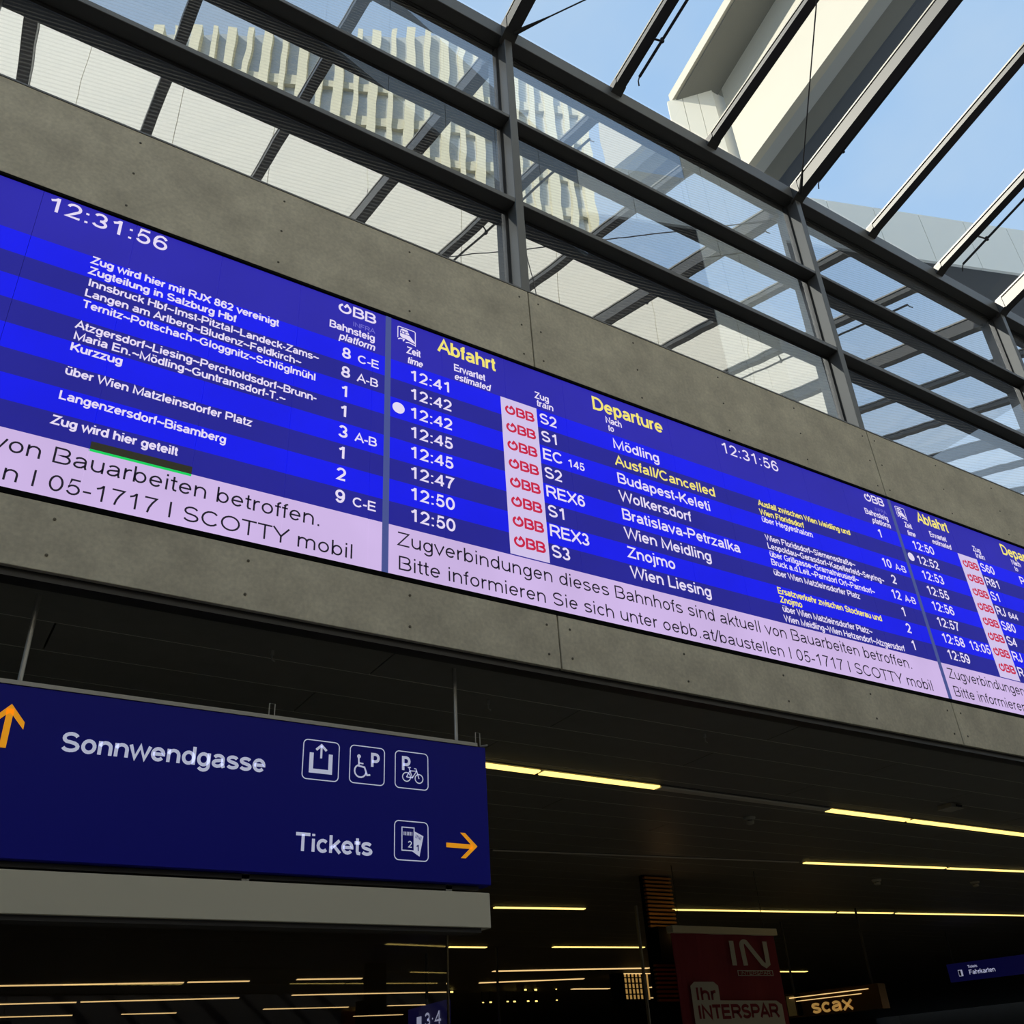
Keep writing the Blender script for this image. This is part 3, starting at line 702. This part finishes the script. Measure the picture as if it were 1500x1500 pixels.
# buildings behind the viewer, seen mirrored in the clerestory panes
wb = thing('white_clad_building', 'low cream panelled building mirrored in the bottom row of window panes', 'building')
P0, P1 = Vector((-14, -27.5, 0)), Vector((24, -12.6, 0))
dirw = (P1-P0).normalized(); nrm = Vector((-dirw.y, dirw.x, 0))
j = 0; x = 0
while x < 40:
    a = P0+dirw*(x+.012); c = P0+dirw*(x+3.588)
    ta, tc_ = 8.4+1.265*abs(a.y), 8.4+1.265*abs(c.y)
    for z0, za, zc in ((7.5, 17.98, 17.98), (18.02, ta, tc_)):
        bm = B(); prism(bm, [a+EZ*z0, c+EZ*z0, c-nrm*.15+EZ*z0, a-nrm*.15+EZ*z0], [a+EZ*za, c+EZ*zc, c-nrm*.15+EZ*zc, a-nrm*.15+EZ*za]); obj('cladding_panel', bm, WHITEB, wb)
    x += 3.6
a, c = P0-nrm*.16, P1-nrm*.16
bm = B(); prism(bm, [a, c, c-nrm*3, a-nrm*3], [a+EZ*42, c+EZ*23, c-nrm*3+EZ*23, a-nrm*3+EZ*42]); obj('building_core', bm, SOFF, wb)

tw = thing('office_tower', 'tall office tower with sand-coloured fins mirrored in the middle window panes', 'building')
T0, T1 = Vector((3.0, -46.0, 0)), Vector((33, -33, 0))
dirt = (T1-T0).normalized(); nt_ = Vector((-dirt.y, dirt.x, 0)); LT = (T1-T0).length
ZT = 76.0
bm = B(); a, c = T0, T1; prism(bm, [a, c, c-nt_*14, a-nt_*14], [a+EZ*(ZT-6), c+EZ*ZT, c-nt_*14+EZ*ZT, a-nt_*14+EZ*(ZT-6)]); obj('curtain_wall', bm, TGL, tw)
nf = 24
for i in range(nf+1):
    p = T0 + dirt*(LT*i/nf); bm = B(); w = .2 if i % 2 else .34
    zt = ZT-6+6*i/nf
    prism(bm, [p-dirt*w, p+dirt*w, p+dirt*w+nt_*.7, p-dirt*w+nt_*.7], [p-dirt*w+EZ*zt, p+dirt*w+EZ*zt, p+dirt*w+nt_*.7+EZ*zt, p-dirt*w+nt_*.7+EZ*zt]); obj('facade_fin', bm, FIN, tw)
z = 20.0
while z < ZT-8:
    bm = B(); prism(bm, [T0+EZ*z, T1+EZ*z, T1+nt_*.3+EZ*z, T0+nt_*.3+EZ*z], [T0+EZ*(z+.9), T1+EZ*(z+.9), T1+nt_*.3+EZ*(z+.9), T0+nt_*.3+EZ*(z+.9)]); obj('floor_band', bm, SLABM, tw)
    z += 3.8

# ================================================================== HANGING DIRECTION SIGN
YS = 0.20
SX1 = 3.035; SZ0, SZ1 = 2.632, 3.452; SX0 = -1.2
sg = thing('direction_sign', 'dark blue hanging direction sign reading Sonnwendgasse and Tickets with orange arrows', 'sign')
bm = B(); box(bm, (SX0, YS, SZ0), (SX1, YS+.11, SZ1)); bmesh.ops.bevel(bm, geom=bm.edges[:], offset=.004, segments=2, affect='EDGES'); obj('sign_panel', bm, SIGNB, sg)
boxo('top_rail', (SX0, YS-.004, SZ1), (SX1-.06, YS+.10, SZ1+.022), ALU, sg)
for px, py in ((42, 940), (667.6, 1060)):
    p = at_y(px, py, YS+.055)
    bm = B(); tube(bm, [(p.x, YS+.055, SZ1+.02), (p.x, YS+.055, 3.975)], .013, 10)
    obj('hanger_rod', bm, ALU, sg)
for px in (399, 699):
    p = at_y(px, 1045, YS+.03); bm = B()
    tube(bm, [(p.x-.02, YS+.03, SZ1+.015), (p.x-.02, YS+.03, SZ1+.10), (p.x+.012, YS+.03, SZ1+.10), (p.x+.012, YS+.03, SZ1+.015)], .0035, 6)
    tube(bm, [(p.x+.008, YS+.02, SZ1+.012), (p.x+.05, YS+.0, SZ1+.018)], .006, 6)
    obj('lifting_clip', bm, ALU, sg)
yt = YS - .0015
U = lambda px, py: at_y(px, py, yt)
def sgt(s, px0, xr, zb_, cap, wt, tr=0.0):
    p = U(*px0)
    return lettering('text_line', s, Vector((p.x, yt, zb_)), EX, EZ, cap, xr-p.x, SIGNW, sg, wt, 0, tr)
a = U(88, 1101); c = U(391.5, 1129)
lettering('text_line', 'Sonnwendgasse', Vector((a.x, yt, 3.150)), EX, EZ, .095, (c.x-a.x)*.985, SIGNW, sg, .155)
a = U(433.3, 1247); c = U(544, 1252)
lettering('text_line', 'Tickets', Vector((a.x, yt, 2.754)), EX, EZ, .093, c.x-a.x, SIGNW, sg, .155)
CUR = [None]
def strip(name, pts, w, m, closed=False, yy=None):
    V, F = [], []; ribbon(V, F, pts, w, closed, lambda x, z: (x, yt if yy is None else yy, z))
    me = bpy.data.meshes.new(name); me.from_pydata(V, [], F); return link(name, me, m, (CUR[0] if name.endswith(('symbol','_p')) else None) or sg)
# right arrow, up arrow
strip('arrow', [(2.741, 2.842), (2.915, 2.842)], .026, SIGNO)
V_, F_ = [], []
def polyo(name, pts, m, yy=None):
    me = bpy.data.meshes.new(name); me.from_pydata([(x, yt if yy is None else yy, z) for x, z in pts], [], [tuple(range(len(pts)))]); return link(name, me, m, (CUR[0] if name.endswith('symbol') else None) or sg)
polyo('arrow_head', [(2.835,2.918),(2.868,2.918),(2.950,2.846),(2.868,2.774),(2.835,2.774),(2.915,2.846)], SIGNO)
strip('arrow', [(.345, 3.135), (.345, 3.325)], .030, SIGNO)
polyo('arrow_head', [(.345,3.352),(.418,3.268),(.418,3.232),(.345,3.312),(.272,3.232),(.272,3.268)], SIGNO)
def rbox(x0, x1, z0, z1, r=.026):
    pts = []
    for cx, cz, a in ((x1-r, z1-r, 0), (x0+r, z1-r, 90), (x0+r, z0+r, 180), (x1-r, z0+r, 270)):
        pts += [(cx + r*math.cos(math.radians(a+15*i)), cz + r*math.sin(math.radians(a+15*i))) for i in range(7)]
    return pts
def icon(x0, x1, z0, z1):
    CUR[0] = strip('icon_frame', rbox(x0, x1, z0, z1), .0055, SIGNW, True)
icon(1.842, 2.056, 3.140, 3.362)
strip('exit_symbol', [(1.892,3.290),(1.892,3.188),(2.006,3.188),(2.006,3.290)], .024, SIGNW)
strip('exit_symbol', [(1.949,3.262),(1.949,3.335)], .012, SIGNW); strip('exit_symbol', [(1.918,3.308),(1.949,3.337),(1.980,3.308)], .014, SIGNW)
icon(2.124, 2.340, 3.145, 3.362)
strip('wheelchair_symbol', [(2.178,3.290),(2.180,3.245),(2.215,3.240),(2.232,3.196),(2.252,3.199)], .010, SIGNW)
strip('wheelchair_symbol', arc(2.190,3.216,.036,.036,115,350), .009, SIGNW); strip('wheelchair_symbol', [(2.182,3.262),(2.208,3.260)], .008, SIGNW)
polyo('wheelchair_symbol', [(2.179+.012*math.cos(a*.7), 3.300+.012*math.sin(a*.7)) for a in range(9)], SIGNW)
strip('letter_p', [(2.263,3.248),(2.263,3.322),(2.282,3.322)]+arc(2.284,3.301,.018,.021,90,-90)+[(2.263,3.280)], .0165, SIGNW)
icon(2.410, 2.626, 3.145, 3.362)
strip('letter_p', [(2.462,3.250),(2.462,3.326),(2.482,3.326)]+arc(2.484,3.305,.018,.021,90,-90)+[(2.462,3.284)], .0165, SIGNW)
for cx, cz in ((2.484, 3.212), (2.566, 3.208)):
    strip('bicycle_symbol', arc(cx, cz, .026, .026, 0, 360, 16)[:-1], .006, SIGNW, True)
strip('bicycle_symbol', [(2.484,3.212),(2.506,3.250),(2.550,3.252),(2.522,3.210),(2.484,3.212)], .006, SIGNW)
strip('bicycle_symbol', [(2.522,3.210),(2.500,3.268)], .006, SIGNW); strip('bicycle_symbol', [(2.492,3.270),(2.512,3.270)], .007, SIGNW)
strip('bicycle_symbol', [(2.566,3.208),(2.546,3.266),(2.534,3.266)], .006, SIGNW)
icon(2.409, 2.622, 2.742, 2.957)
polyo('ticket_symbol', [(2.530,2.905),(2.592,2.880),(2.566,2.766),(2.505,2.800)], SIGNW, yt-.0003)
strip('ticket_symbol', [(2.455,2.795),(2.455,2.922),(2.532,2.922),(2.532,2.795)], .006, SIGNW, True, yt-.0008)
polyo('ticket_symbol', [(2.458,2.798),(2.458,2.919),(2.529,2.919),(2.529,2.798)], SIGNB, yt-.0005)
for i in range(6): strip('ticket_symbol', [(2.468+i*.010,2.878),(2.468+i*.010,2.898)], .005, SIGNW, False, yt-.0009)
for i in range(5): strip('ticket_symbol', [(2.541+i*.008,2.868-i*.003),(2.546+i*.008,2.886-i*.003)], .0035, SIGNB, False, yt-.0009)
lettering('ticket_number', '2', Vector((2.494, yt-.0009, 2.812)), EX, EZ, .036, None, SIGNW, sg, .13)
lettering('ticket_number', '1', Vector((2.544, yt-.0009, 2.796)), EX, EZ, .034, None, SIGNB, sg, .16)
# light housing under the sign
lb = thing('light_housing', 'long light grey lamp housing under the blue direction sign', 'lamp housing')
bm = B(); box(bm, (SX0, YS, 2.402), (3.022, YS+.16, 2.590)); bmesh.ops.bevel(bm, geom=bm.edges[:], offset=.003, segments=2, affect='EDGES'); obj('housing', bm, SIGNG, lb)
boxo('lower_rail', (SX0, YS+.015, 2.378), (2.965, YS+.13, 2.402), STEELD, lb)
boxo('upper_rail', (SX0, YS+.03, 2.606), (2.965, YS+.10, 2.628), STEELD, lb)
for px in (358, 655):
    p = at_y(px, 1285, YS+.05); boxo('strut', (p.x-.02, YS+.03, 2.588), (p.x+.02, YS+.07, 2.63), ALU, lb)

# ================================================================== LIGHT STRIPS on the passage ceiling
ZC = 3.968
def lamp(p0, p1, lit, label, grp, wd=.085, m=None):
    a, c = at_z(*p0, ZC), at_z(*p1, ZC)
    d = (c-a); d.z = 0; l = d.length; d.normalize(); s = Vector((-d.y, d.x, 0))
    t = thing('ceiling_light', label, 'light', grp)
    mm = m or (LAMP if lit else LAMPOFF)
    mm = mm if lit else LAMPOFF
    bm = B(); prism(bm, [a-s*wd-d*.02, a+s*wd-d*.02, c+s*wd+d*.02, c-s*wd+d*.02], [v+EZ*.03 for v in (a-s*wd-d*.02, a+s*wd-d*.02, c+s*wd+d*.02, c-s*wd+d*.02)])
    hs = obj('housing', bm, STEELD, t)
    bm = B(); w2 = wd*.62; z_ = -EZ*.012
    prism(bm, [a-s*w2*.8+z_, c-s*w2*.8+z_, c+s*w2*.8+z_, a+s*w2*.8+z_], [a-s*w2, c-s*w2, c+s*w2, a+s*w2]); obj('diffuser', bm, mm, t)
gp = 'warm light strips on the dark passage ceiling'
lamp((640,1111),(787,1130.5),1,'lit warm light strip just right of the blue sign, nearest row',gp)
lamp((793,1131.5),(962,1153),1,'lit warm light strip in the nearest row, second right of the blue sign',gp)
lamp((964,1153.5),(1211,1186),0,'unlit grey light strip in the nearest ceiling row',gp)
lamp((1213,1186.5),(1328,1201),1,'short lit light strip in the nearest row, beside the square detector',gp)
lamp((1333,1201.8),(1510,1224),1,'lit light strip in the nearest row running off the right edge',gp)
lamp((722,1245),(1170,1262.5),0,'long unlit light strip in the second ceiling row',gp,.02)
lamp((1178,1263.5),(1384,1271),1,'lit light strip in the second ceiling row',gp,.055)
lamp((1389,1271.5),(1510,1276.5),1,'lit light strip in the second row running off the right edge',gp,.055)
lamp((724,1329),(856,1331),1,'lit light strip in the third row, right of the grey housing',gp,.075)
lamp((967,1332),(1223,1336),1,'lit light strip in the third row above the red banner',gp,.06)
lamp((1228,1336.3),(1307,1337.3),1,'short lit light strip in the middle of the third row',gp,.06)
lamp((1313,1337.5),(1510,1341),1,'lit light strip in the third row running off the right edge',gp,.06)
lamp((657,1387),(712,1387.5),1,'short lit light strip under the right end of the grey housing',gp,.085)
lamp((810,1387),(943,1387.5),1,'lit light strip in the fourth row left of the red banner',gp,.085)
lamp((1141,1423),(1181,1423),1,'short lit light strip just right of the red banner',gp,.12)
far = [((-10,1444),(269,1439),'longest lit strip in the far row at lower left'),((275,1438.5),(365,1437),'strip at the right end of the far row at lower left'),
       ((-10,1471),(112,1468),'amber strip at the left edge, second far row'),((118,1467.5),(350,1461.5),'amber strip second in the second far row'),
       ((-10,1490),(106,1487),'amber strip in the lowest row at the left edge'),((178,1485.5),(258,1483.5),'short amber strip low at left'),
       ((435,1434.5),(530,1433),'lit strip right of centre gap in the far row'),((428,1457.5),(545,1455),'faint amber strip below the far row'),
       ((545,1455),(655,1453),'faint strip ending at the glass edge post'),((386,1478),(510,1475),'amber strip above the lower edge, left of the number sign'),
       ((518,1488.5),(590,1486),'short amber strip above the lower edge beside the number sign'),((568,1473),(625,1471.5),'short bright strip over the number sign'),
       ((722,1422.5),(855,1419.5),'faint warm strip above the mirrored dots'),((855,1419.5),(950,1418),'faint amber strip left of the lit shop'),
       ((702,1439.5),(855,1433.5),'dim strip crossing above the mirrored dots'),((838,1448.5),(892,1448),'short bright strip left of the lit shop'),
       ((912,1426.3),(948,1426),'short bright strip over the lit shop'),((951,1425.6),(990,1425.3),'short bright strip beside the banner edge'),
       ((951,1446),(992,1445.5),'short bright strip low beside the banner edge'),((952,1461.5),(986,1461.2),'lowest bright strip beside the banner edge')]
for a, c, lab in far:
    pa = at_z(*a, ZC)
    lamp(a, c, 1, lab + ', dark passage ceiling', gp, min(.13, .0055*(pa-CAM).length), LAMP2)

# detectors on the ceiling
def detector(px, py, r, label):
    p = at_z(px, py, 3.955); t = thing('smoke_detector', label, 'detector')
    bm = B(); tube(bm, [p+EZ*.015, p, p-EZ*.018], [r, r, r*.8], 18); obj('base', bm, DET, t)
    bm = B(); tube(bm, [p-EZ*.03, p-EZ*.055, p-EZ*.062], [r*.7, r*.62, r*.4], 18); obj('sensor_head', bm, DET, t)
    bm = B(); tube(bm, [p-EZ*.018, p-EZ*.03], [r*.45, r*.45], 12); obj('vent_ring', bm, STEELD, t)
detector(1098, 1199, .062, 'round off-white smoke detector below the nearest light row')
detector(1284, 1290, .07, 'dim round detector between second and third light rows')
detector(1428, 1293, .07, 'dim round detector at right between second and third light rows')
p = at_z(1393, 1185, 3.93); t = thing('ceiling_sensor', 'square off-white sensor box above the nearest light row at right', 'sensor')
bm = B(); prism(bm, [p+Vector((-.11,-.09,-.005)),p+Vector((.11,-.09,-.005)),p+Vector((.11,.09,-.005)),p+Vector((-.11,.09,-.005))],[p+Vector((-.10,-.08,.04)),p+Vector((.10,-.08,.04)),p+Vector((.10,.08,.04)),p+Vector((-.10,.08,.04))]); obj('cover', bm, DET, t)
boxo('lens', (p.x-.03, p.y-.1, p.z+.002), (p.x+.06, p.y-.088, p.z+.024), STEELD, t)
for px, py in ((1032, 1077), (399, 955), (715, 1028)):
    p = at_z(px, py, 3.96); t = thing('ceiling_hook', 'tiny %s hook hanging from the dark ceiling planks' % ('grey' if px == 1032 else 'steel' if px == 399 else 'dull'), 'hook')
    bm = B(); tube(bm, [p+EZ*.01, p-EZ*.02], .012, 8); obj('socket', bm, ALU, t)
    bm = B(); tube(bm, [p-EZ*.02, p-EZ*.05, p-EZ*.06+EX*.02], .005, 6); obj('wire', bm, ALU, t)

# ================================================================== RED BANNER
YB = 4.9
tl, tr_, br = at_y(984, 1366, YB), at_y(1131, 1367, YB), at_y(1144, 1500, YB)
bx0, bx1 = tl.x, tr_.x; bz1 = tl.z; bh = (bx1-bx0)*1.9
bn = thing('hanging_banner', 'dark red hanging supermarket banner with white lettering on a cream rail', 'banner')
bm = B(); n = 24
for i in range(n):
    x0 = bx0+(bx1-bx0)*i/n; x1 = bx0+(bx1-bx0)*(i+1)/n
    f_ = lambda x: YB + .02*math.sin(x*9) 
    V = [bm.verts.new(v) for v in ((x0,f_(x0),bz1-bh),(x1,f_(x1),bz1-bh),(x1,f_(x1),bz1),(x0,f_(x0),bz1),(x0,f_(x0)+.012,bz1-bh),(x1,f_(x1)+.012,bz1-bh),(x1,f_(x1)+.012,bz1),(x0,f_(x0)+.012,bz1))]
    for q in ((0,1,2,3),(7,6,5,4),(0,4,5,1),(3,2,6,7)): bm.faces.new([V[i_] for i_ in q])
bmesh.ops.remove_doubles(bm, verts=bm.verts, dist=1e-5); obj('cloth', bm, RED, bn)
boxo('top_rail', (bx0-.03, YB-.06, bz1-.005), (bx1+.03, YB+.06, bz1+.075), CREAM, bn)
for q in (.08, .92):
    x = bx0+(bx1-bx0)*q; bm = B(); tube(bm, [(x, YB, bz1+.07), (x, YB, 3.97)], .005, 6); obj('suspension_wire', bm, STEELD, bn)
yb = YB - .026
W_ = bx1-bx0
HB = W_*.66
def bst(name, pts, w, m, closed=False, dy=0.0):
    V, F = [], []; ribbon(V, F, pts, w, closed, lambda x, z: (bx0+x*W_, yb-dy, bz1-z*HB))
    me = bpy.data.meshes.new(name); me.from_pydata(V, [], F); return link(name, me, m, bn)
def bpoly(name, pts, m, dy=0.0):
    me = bpy.data.meshes.new(name); me.from_pydata([(bx0+x*W_, yb-dy, bz1-z*HB) for x, z in pts], [], [tuple(range(len(pts)))]); return link(name, me, m, bn)
bst('logo_letter', [(.545,.07),(.545,.32)], .045, BANW)
bst('logo_letter', [(.655,.32),(.645,.13)]+[(.645+.03-.03*math.cos(math.radians(a)), .11-.035*math.sin(math.radians(a))) for a in range(0,140,20)]+[(.83,.30),(.86,.32),(.885,.30),(.885,.07)], .045, BANW)
bst('logo_box', [(.565,.37),(.915,.37),(.915,.42),(.565,.42)], .007, BANW, True)
lettering('text_line', 'INTERSPAR', Vector((bx0+.59*W_, yb-.001, bz1-.412*HB)), EX, EZ, .035*HB, .30*W_, BANW, bn, .13)
SPL = bpoly('speech_label', [(.09,.52),(.13,.48),(.31,.48),(.35,.52),(.35,.66),(.90,.67),(.95,.71),(.95,.96),(.90,1.0),(.13,1.0),(.09,.96)], BANW, .002)
lettering('text_line', 'Ihr', Vector((bx0+.13*W_, yb-.004, bz1-.655*HB)), EX, EZ, .12*HB, .18*W_, RED, SPL, .24)
lettering('text_line', 'INTERSPAR', Vector((bx0+.13*W_, yb-.004, bz1-.83*HB)), EX, EZ, .125*HB, .77*W_, RED, SPL, .24)

# ================================================================== SIGNS AND SHOP FRONTS DEEP IN THE PASSAGE
def wall_frame(pa, pb, D):           # vertical plane through the pixel pa at depth D, running towards pixel pb at the same height
    a = at_y(pa[0], pa[1], D); r = ray(*pb); c = CAM + r*((a.z-CAM.z)/r.z)
    d = (c-a); d.z = 0; return a, d.normalized(), d.length
def plate(name, a, d, l, h, m, parent, th=.06, z0=0.0, x0=0.0, off=0.0):
    n = Vector((d.y, -d.x, 0)); 
    if n.dot(CAM-a) < 0: n = -n
    p = a + d*x0 + n*off; bm = B()
    q = [p+EZ*z0, p+d*l+EZ*z0, p+d*l-n*th+EZ*z0, p-n*th+EZ*z0]
    prism(bm, [v-EZ*h for v in q], q); return obj(name, bm, m, parent), n
a, d, l = wall_frame((1386,1413), (1500,1398), 9.0)
SIGNL = pmat('navy_added_glow', s2l((12,13,70)), .4, emit=s2l((8,8,50)), estr=.6)  # faint glow added so the navy shows
ss = thing('ticket_sign', 'small dark blue sign reading Tickets Fahrkarten at the lower right', 'sign')
_, n = plate('sign_panel', a, d, l*1.5, .34, SIGNL, ss)
lettering('text_line', 'Fahrkarten', a + d*l*.27 - EZ*.235 + n*.004, d, EZ, .085, l*.33, SIGNW, ss, .15)
lettering('text_line', 'Tickets', a + d*l*.27 - EZ*.115 + n*.004, d, EZ, .05, l*.12, SIGNW, ss, .15)
plate('ticket_symbol', a, d, .09, .12, SIGNW, ss, .002, -.13, l*.13, .004)
plate('ticket_symbol', a, d, .045, .10, SIGNB, ss, .002, -.14, l*.135, .006)
for q in (.1, 1.3):
    bm = B(); s_ = a + d*l*q; tube(bm, [s_, Vector((s_.x, s_.y, 3.97))], .012, 8); obj('hanger_rod', bm, STEELD, ss)

a, d, l = wall_frame((1149,1457), (1285,1440), 8.5)
sc = thing('shop_sign', 'mirrored bronze shop sign with gold letters right of the red banner', 'sign')
hgt = .37
_, n = plate('sign_box', a, d, l, hgt, BRONZE, sc, .25)
plate('dark_stripe', a, d, .09, hgt-.04, BLACK, sc, .004, -.02, l*.12, .004)
plate('pale_end', a, d, .16, hgt-.06, CREAM, sc, .004, -.03, .02, .003)
lettering('gold_letter', 'scax', a + d*l*.28 - EZ*.335 + n*.01, d, EZ, .20, l*.42, GOLD, sc, .20)
plate('neon_line', a, d, l*.85, .012, LAMP2, sc, .01, -.06, l*.05, .012)
plate('neon_line', a, d, l*.7, .010, LAMP2, sc, .01, -.12, l*.12, .012)
for q in (.08, .92):
    bm = B(); s_ = a + d*l*q - n*.1; tube(bm, [s_, Vector((s_.x, s_.y, 3.97))], .02, 8); obj('hanger_rod', bm, STEELD, sc)

a, d, l = wall_frame((598,1479), (655,1464), 14.0)
s3 = thing('platform_sign', 'dark blue sign with 3 and 4 at the bottom edge left of the glass post', 'sign')
_, n = plate('sign_panel', a, d, l, 1.0, SIGNL, s3)
lettering('text_line', '3\u00b74', a + d*l*.45 - EZ*.36 + n*.01, d, EZ, .22, l*.40, SIGNW, s3, .15)
plate('lift_symbol', a, d, l*.12, .16, SIGNW, s3, .004, -.17, l*.24, .008)
bm = B(); s_ = a + d*l*.5; tube(bm, [s_, Vector((s_.x, s_.y, 3.97))], .03, 8); obj('hanger_rod', bm, STEELD, s3)

# slatted pier standing in for amber-lit ceiling louvres beside the banner
sp_ = thing('louvre_stand_in', 'slatted pier standing in for amber-lit ceiling louvres left of the red banner', 'pier')
YP = 5.5
c0, c1 = at_y(946, 1300, YP), at_y(985, 1300, YP)
boxo('backing', (c0.x, YP+.06, 0), (c1.x, YP+.12, 3.97), BLACK, sp_)
def slats(za, zb2):
    zt = za
    while zt > zb2:
        bm = B(); box(bm, (c0.x, YP, zt-.028), (c1.x, YP+.06, zt)); bmesh.ops.bevel(bm, geom=bm.edges[:], offset=.008, segments=2, affect='EDGES'); obj('slat', bm, AMBER, sp_)
        zt -= .05
zA, zB, zC2 = at_y(955,1360,YP).z, at_y(955,1412,YP).z, at_y(955,1468,YP).z
slats(3.95, zA); slats(zB, zC2)
boxo('black_cabinet', (c0.x-.05, YP-.2, zB+.005), (c1.x, YP+.05, zA-.005), BLACK, sp_)
pl = bpy.data.lights.new('slat_fill_light', 'POINT'); pl.energy = 1.2; pl.color = (1, .55, .2); pl.shadow_soft_size = .1  # unseen warm light added to brighten the slats
po = bpy.data.objects.new('slat_fill_light', pl); COL.objects.link(po); po.location = (c0.x+.2, YP-.22, 3.2)

# lit shop window with a fine grid of shelves
sw = thing('lit_shop_window', 'small glowing yellow shop window with a fine grid left of the red banner', 'shop window')
q0, q1 = at_y(913, 1424, 16.0), at_y(950, 1464, 16.0)
boxo('lit_panel', (q0.x, 16.05, q1.z), (at_y(950,1424,16.0).x, 16.1, q0.z), WINLIT, sw)
for i in range(7):
    x = q0.x + (q1.x-q0.x)*i/6; boxo('grid_bar', (x-.012, 16.0, q1.z), (x+.012, 16.04, q0.z), BLACK, sw)
for i in range(6):
    z = q1.z + (q0.z-q1.z)*i/5; boxo('grid_bar', (q0.x, 16.0, z-.012), (q1.x, 16.04, z+.012), BLACK, sw)
boxo('pillar', (q0.x-.3, 15.98, 0), (q0.x-.02, 16.2, 3.97), BLACK, sw)

# glass partition posts
for px, D, lab in ((657, 10.0, 'thin steel edge post of the glass partition below the grey housing'), (946, 7.5, 'thin steel edge post of the glass partition left of the red banner'), (645+85, 12.0, 'thin dark post among the mirrored dots')):
    p = at_y(px, 1440, D); t = thing('partition_post', lab, 'post')
    bm = B(); box(bm, (p.x-.012, D, 0.02), (p.x+.012, D+.05, 3.96)); obj('post', bm, ALU if D < 11 else STEELD, t)
    boxo('foot_plate', (p.x-.06, D-.03, 0), (p.x+.06, D+.08, .02), STEELD, t)

gp_ = thing('glass_partition', 'dark clear glass partition pane running left from the steel edge post', 'glass partition')
p = at_y(657, 1440, 10.0)
boxo('pane', (p.x-9.0, 10.02, .04), (p.x-.02, 10.035, 3.94), GLD, gp_); boxo('floor_rail', (p.x-9.0, 10.0, 0), (p.x-.02, 10.055, .04), STEELD, gp_)
# dots mirrored in the lift glass, built as small made-up lamps
dots = [(722,1429,3),(708,1429,2.5),(747,1428.5,5),(770,1450,2.4),(785,1450,2.8),(744,1467,2.2),(754,1467,2.6),(774,1466.5,2.4),(786,1466.5,2.6),(719,1468,2.4),(708,1468.5,1.6),(569,1432,5),(596,1431.5,3),(662,1453,3),
        (815,1449,1.2),(816,1465,1.6)]
for px, py, r in dots:
    ys = 19.5 if py < 1460 else 20.0; p = at_y(px, py, ys); s_ = r*(p-CAM).length/1385*.62
    t = thing('mirrored_dot', 'tiny lamp made up for a mirrored dot %s on the far side of the passage' % ('left of the grey post' if px < 640 else 'right of the blue sign edge'), 'light', 'lamps made up for mirrored dots in the passage')
    boxo('lit_face', (p.x-s_, ys, p.z-s_*.5), (p.x+s_, ys+.02, p.z+s_*.5), LAMP, t); boxo('casing', (p.x-s_*1.2, ys+.025, p.z-s_*.8), (p.x+s_*1.2, ys+.1, p.z+s_*.8), BLACK, t)
    bm = B(); tube(bm, [(p.x, ys+.06, p.z+s_*.5), (p.x, ys+.06, 3.97)], .01, 6); obj('stem', bm, BLACK, t)
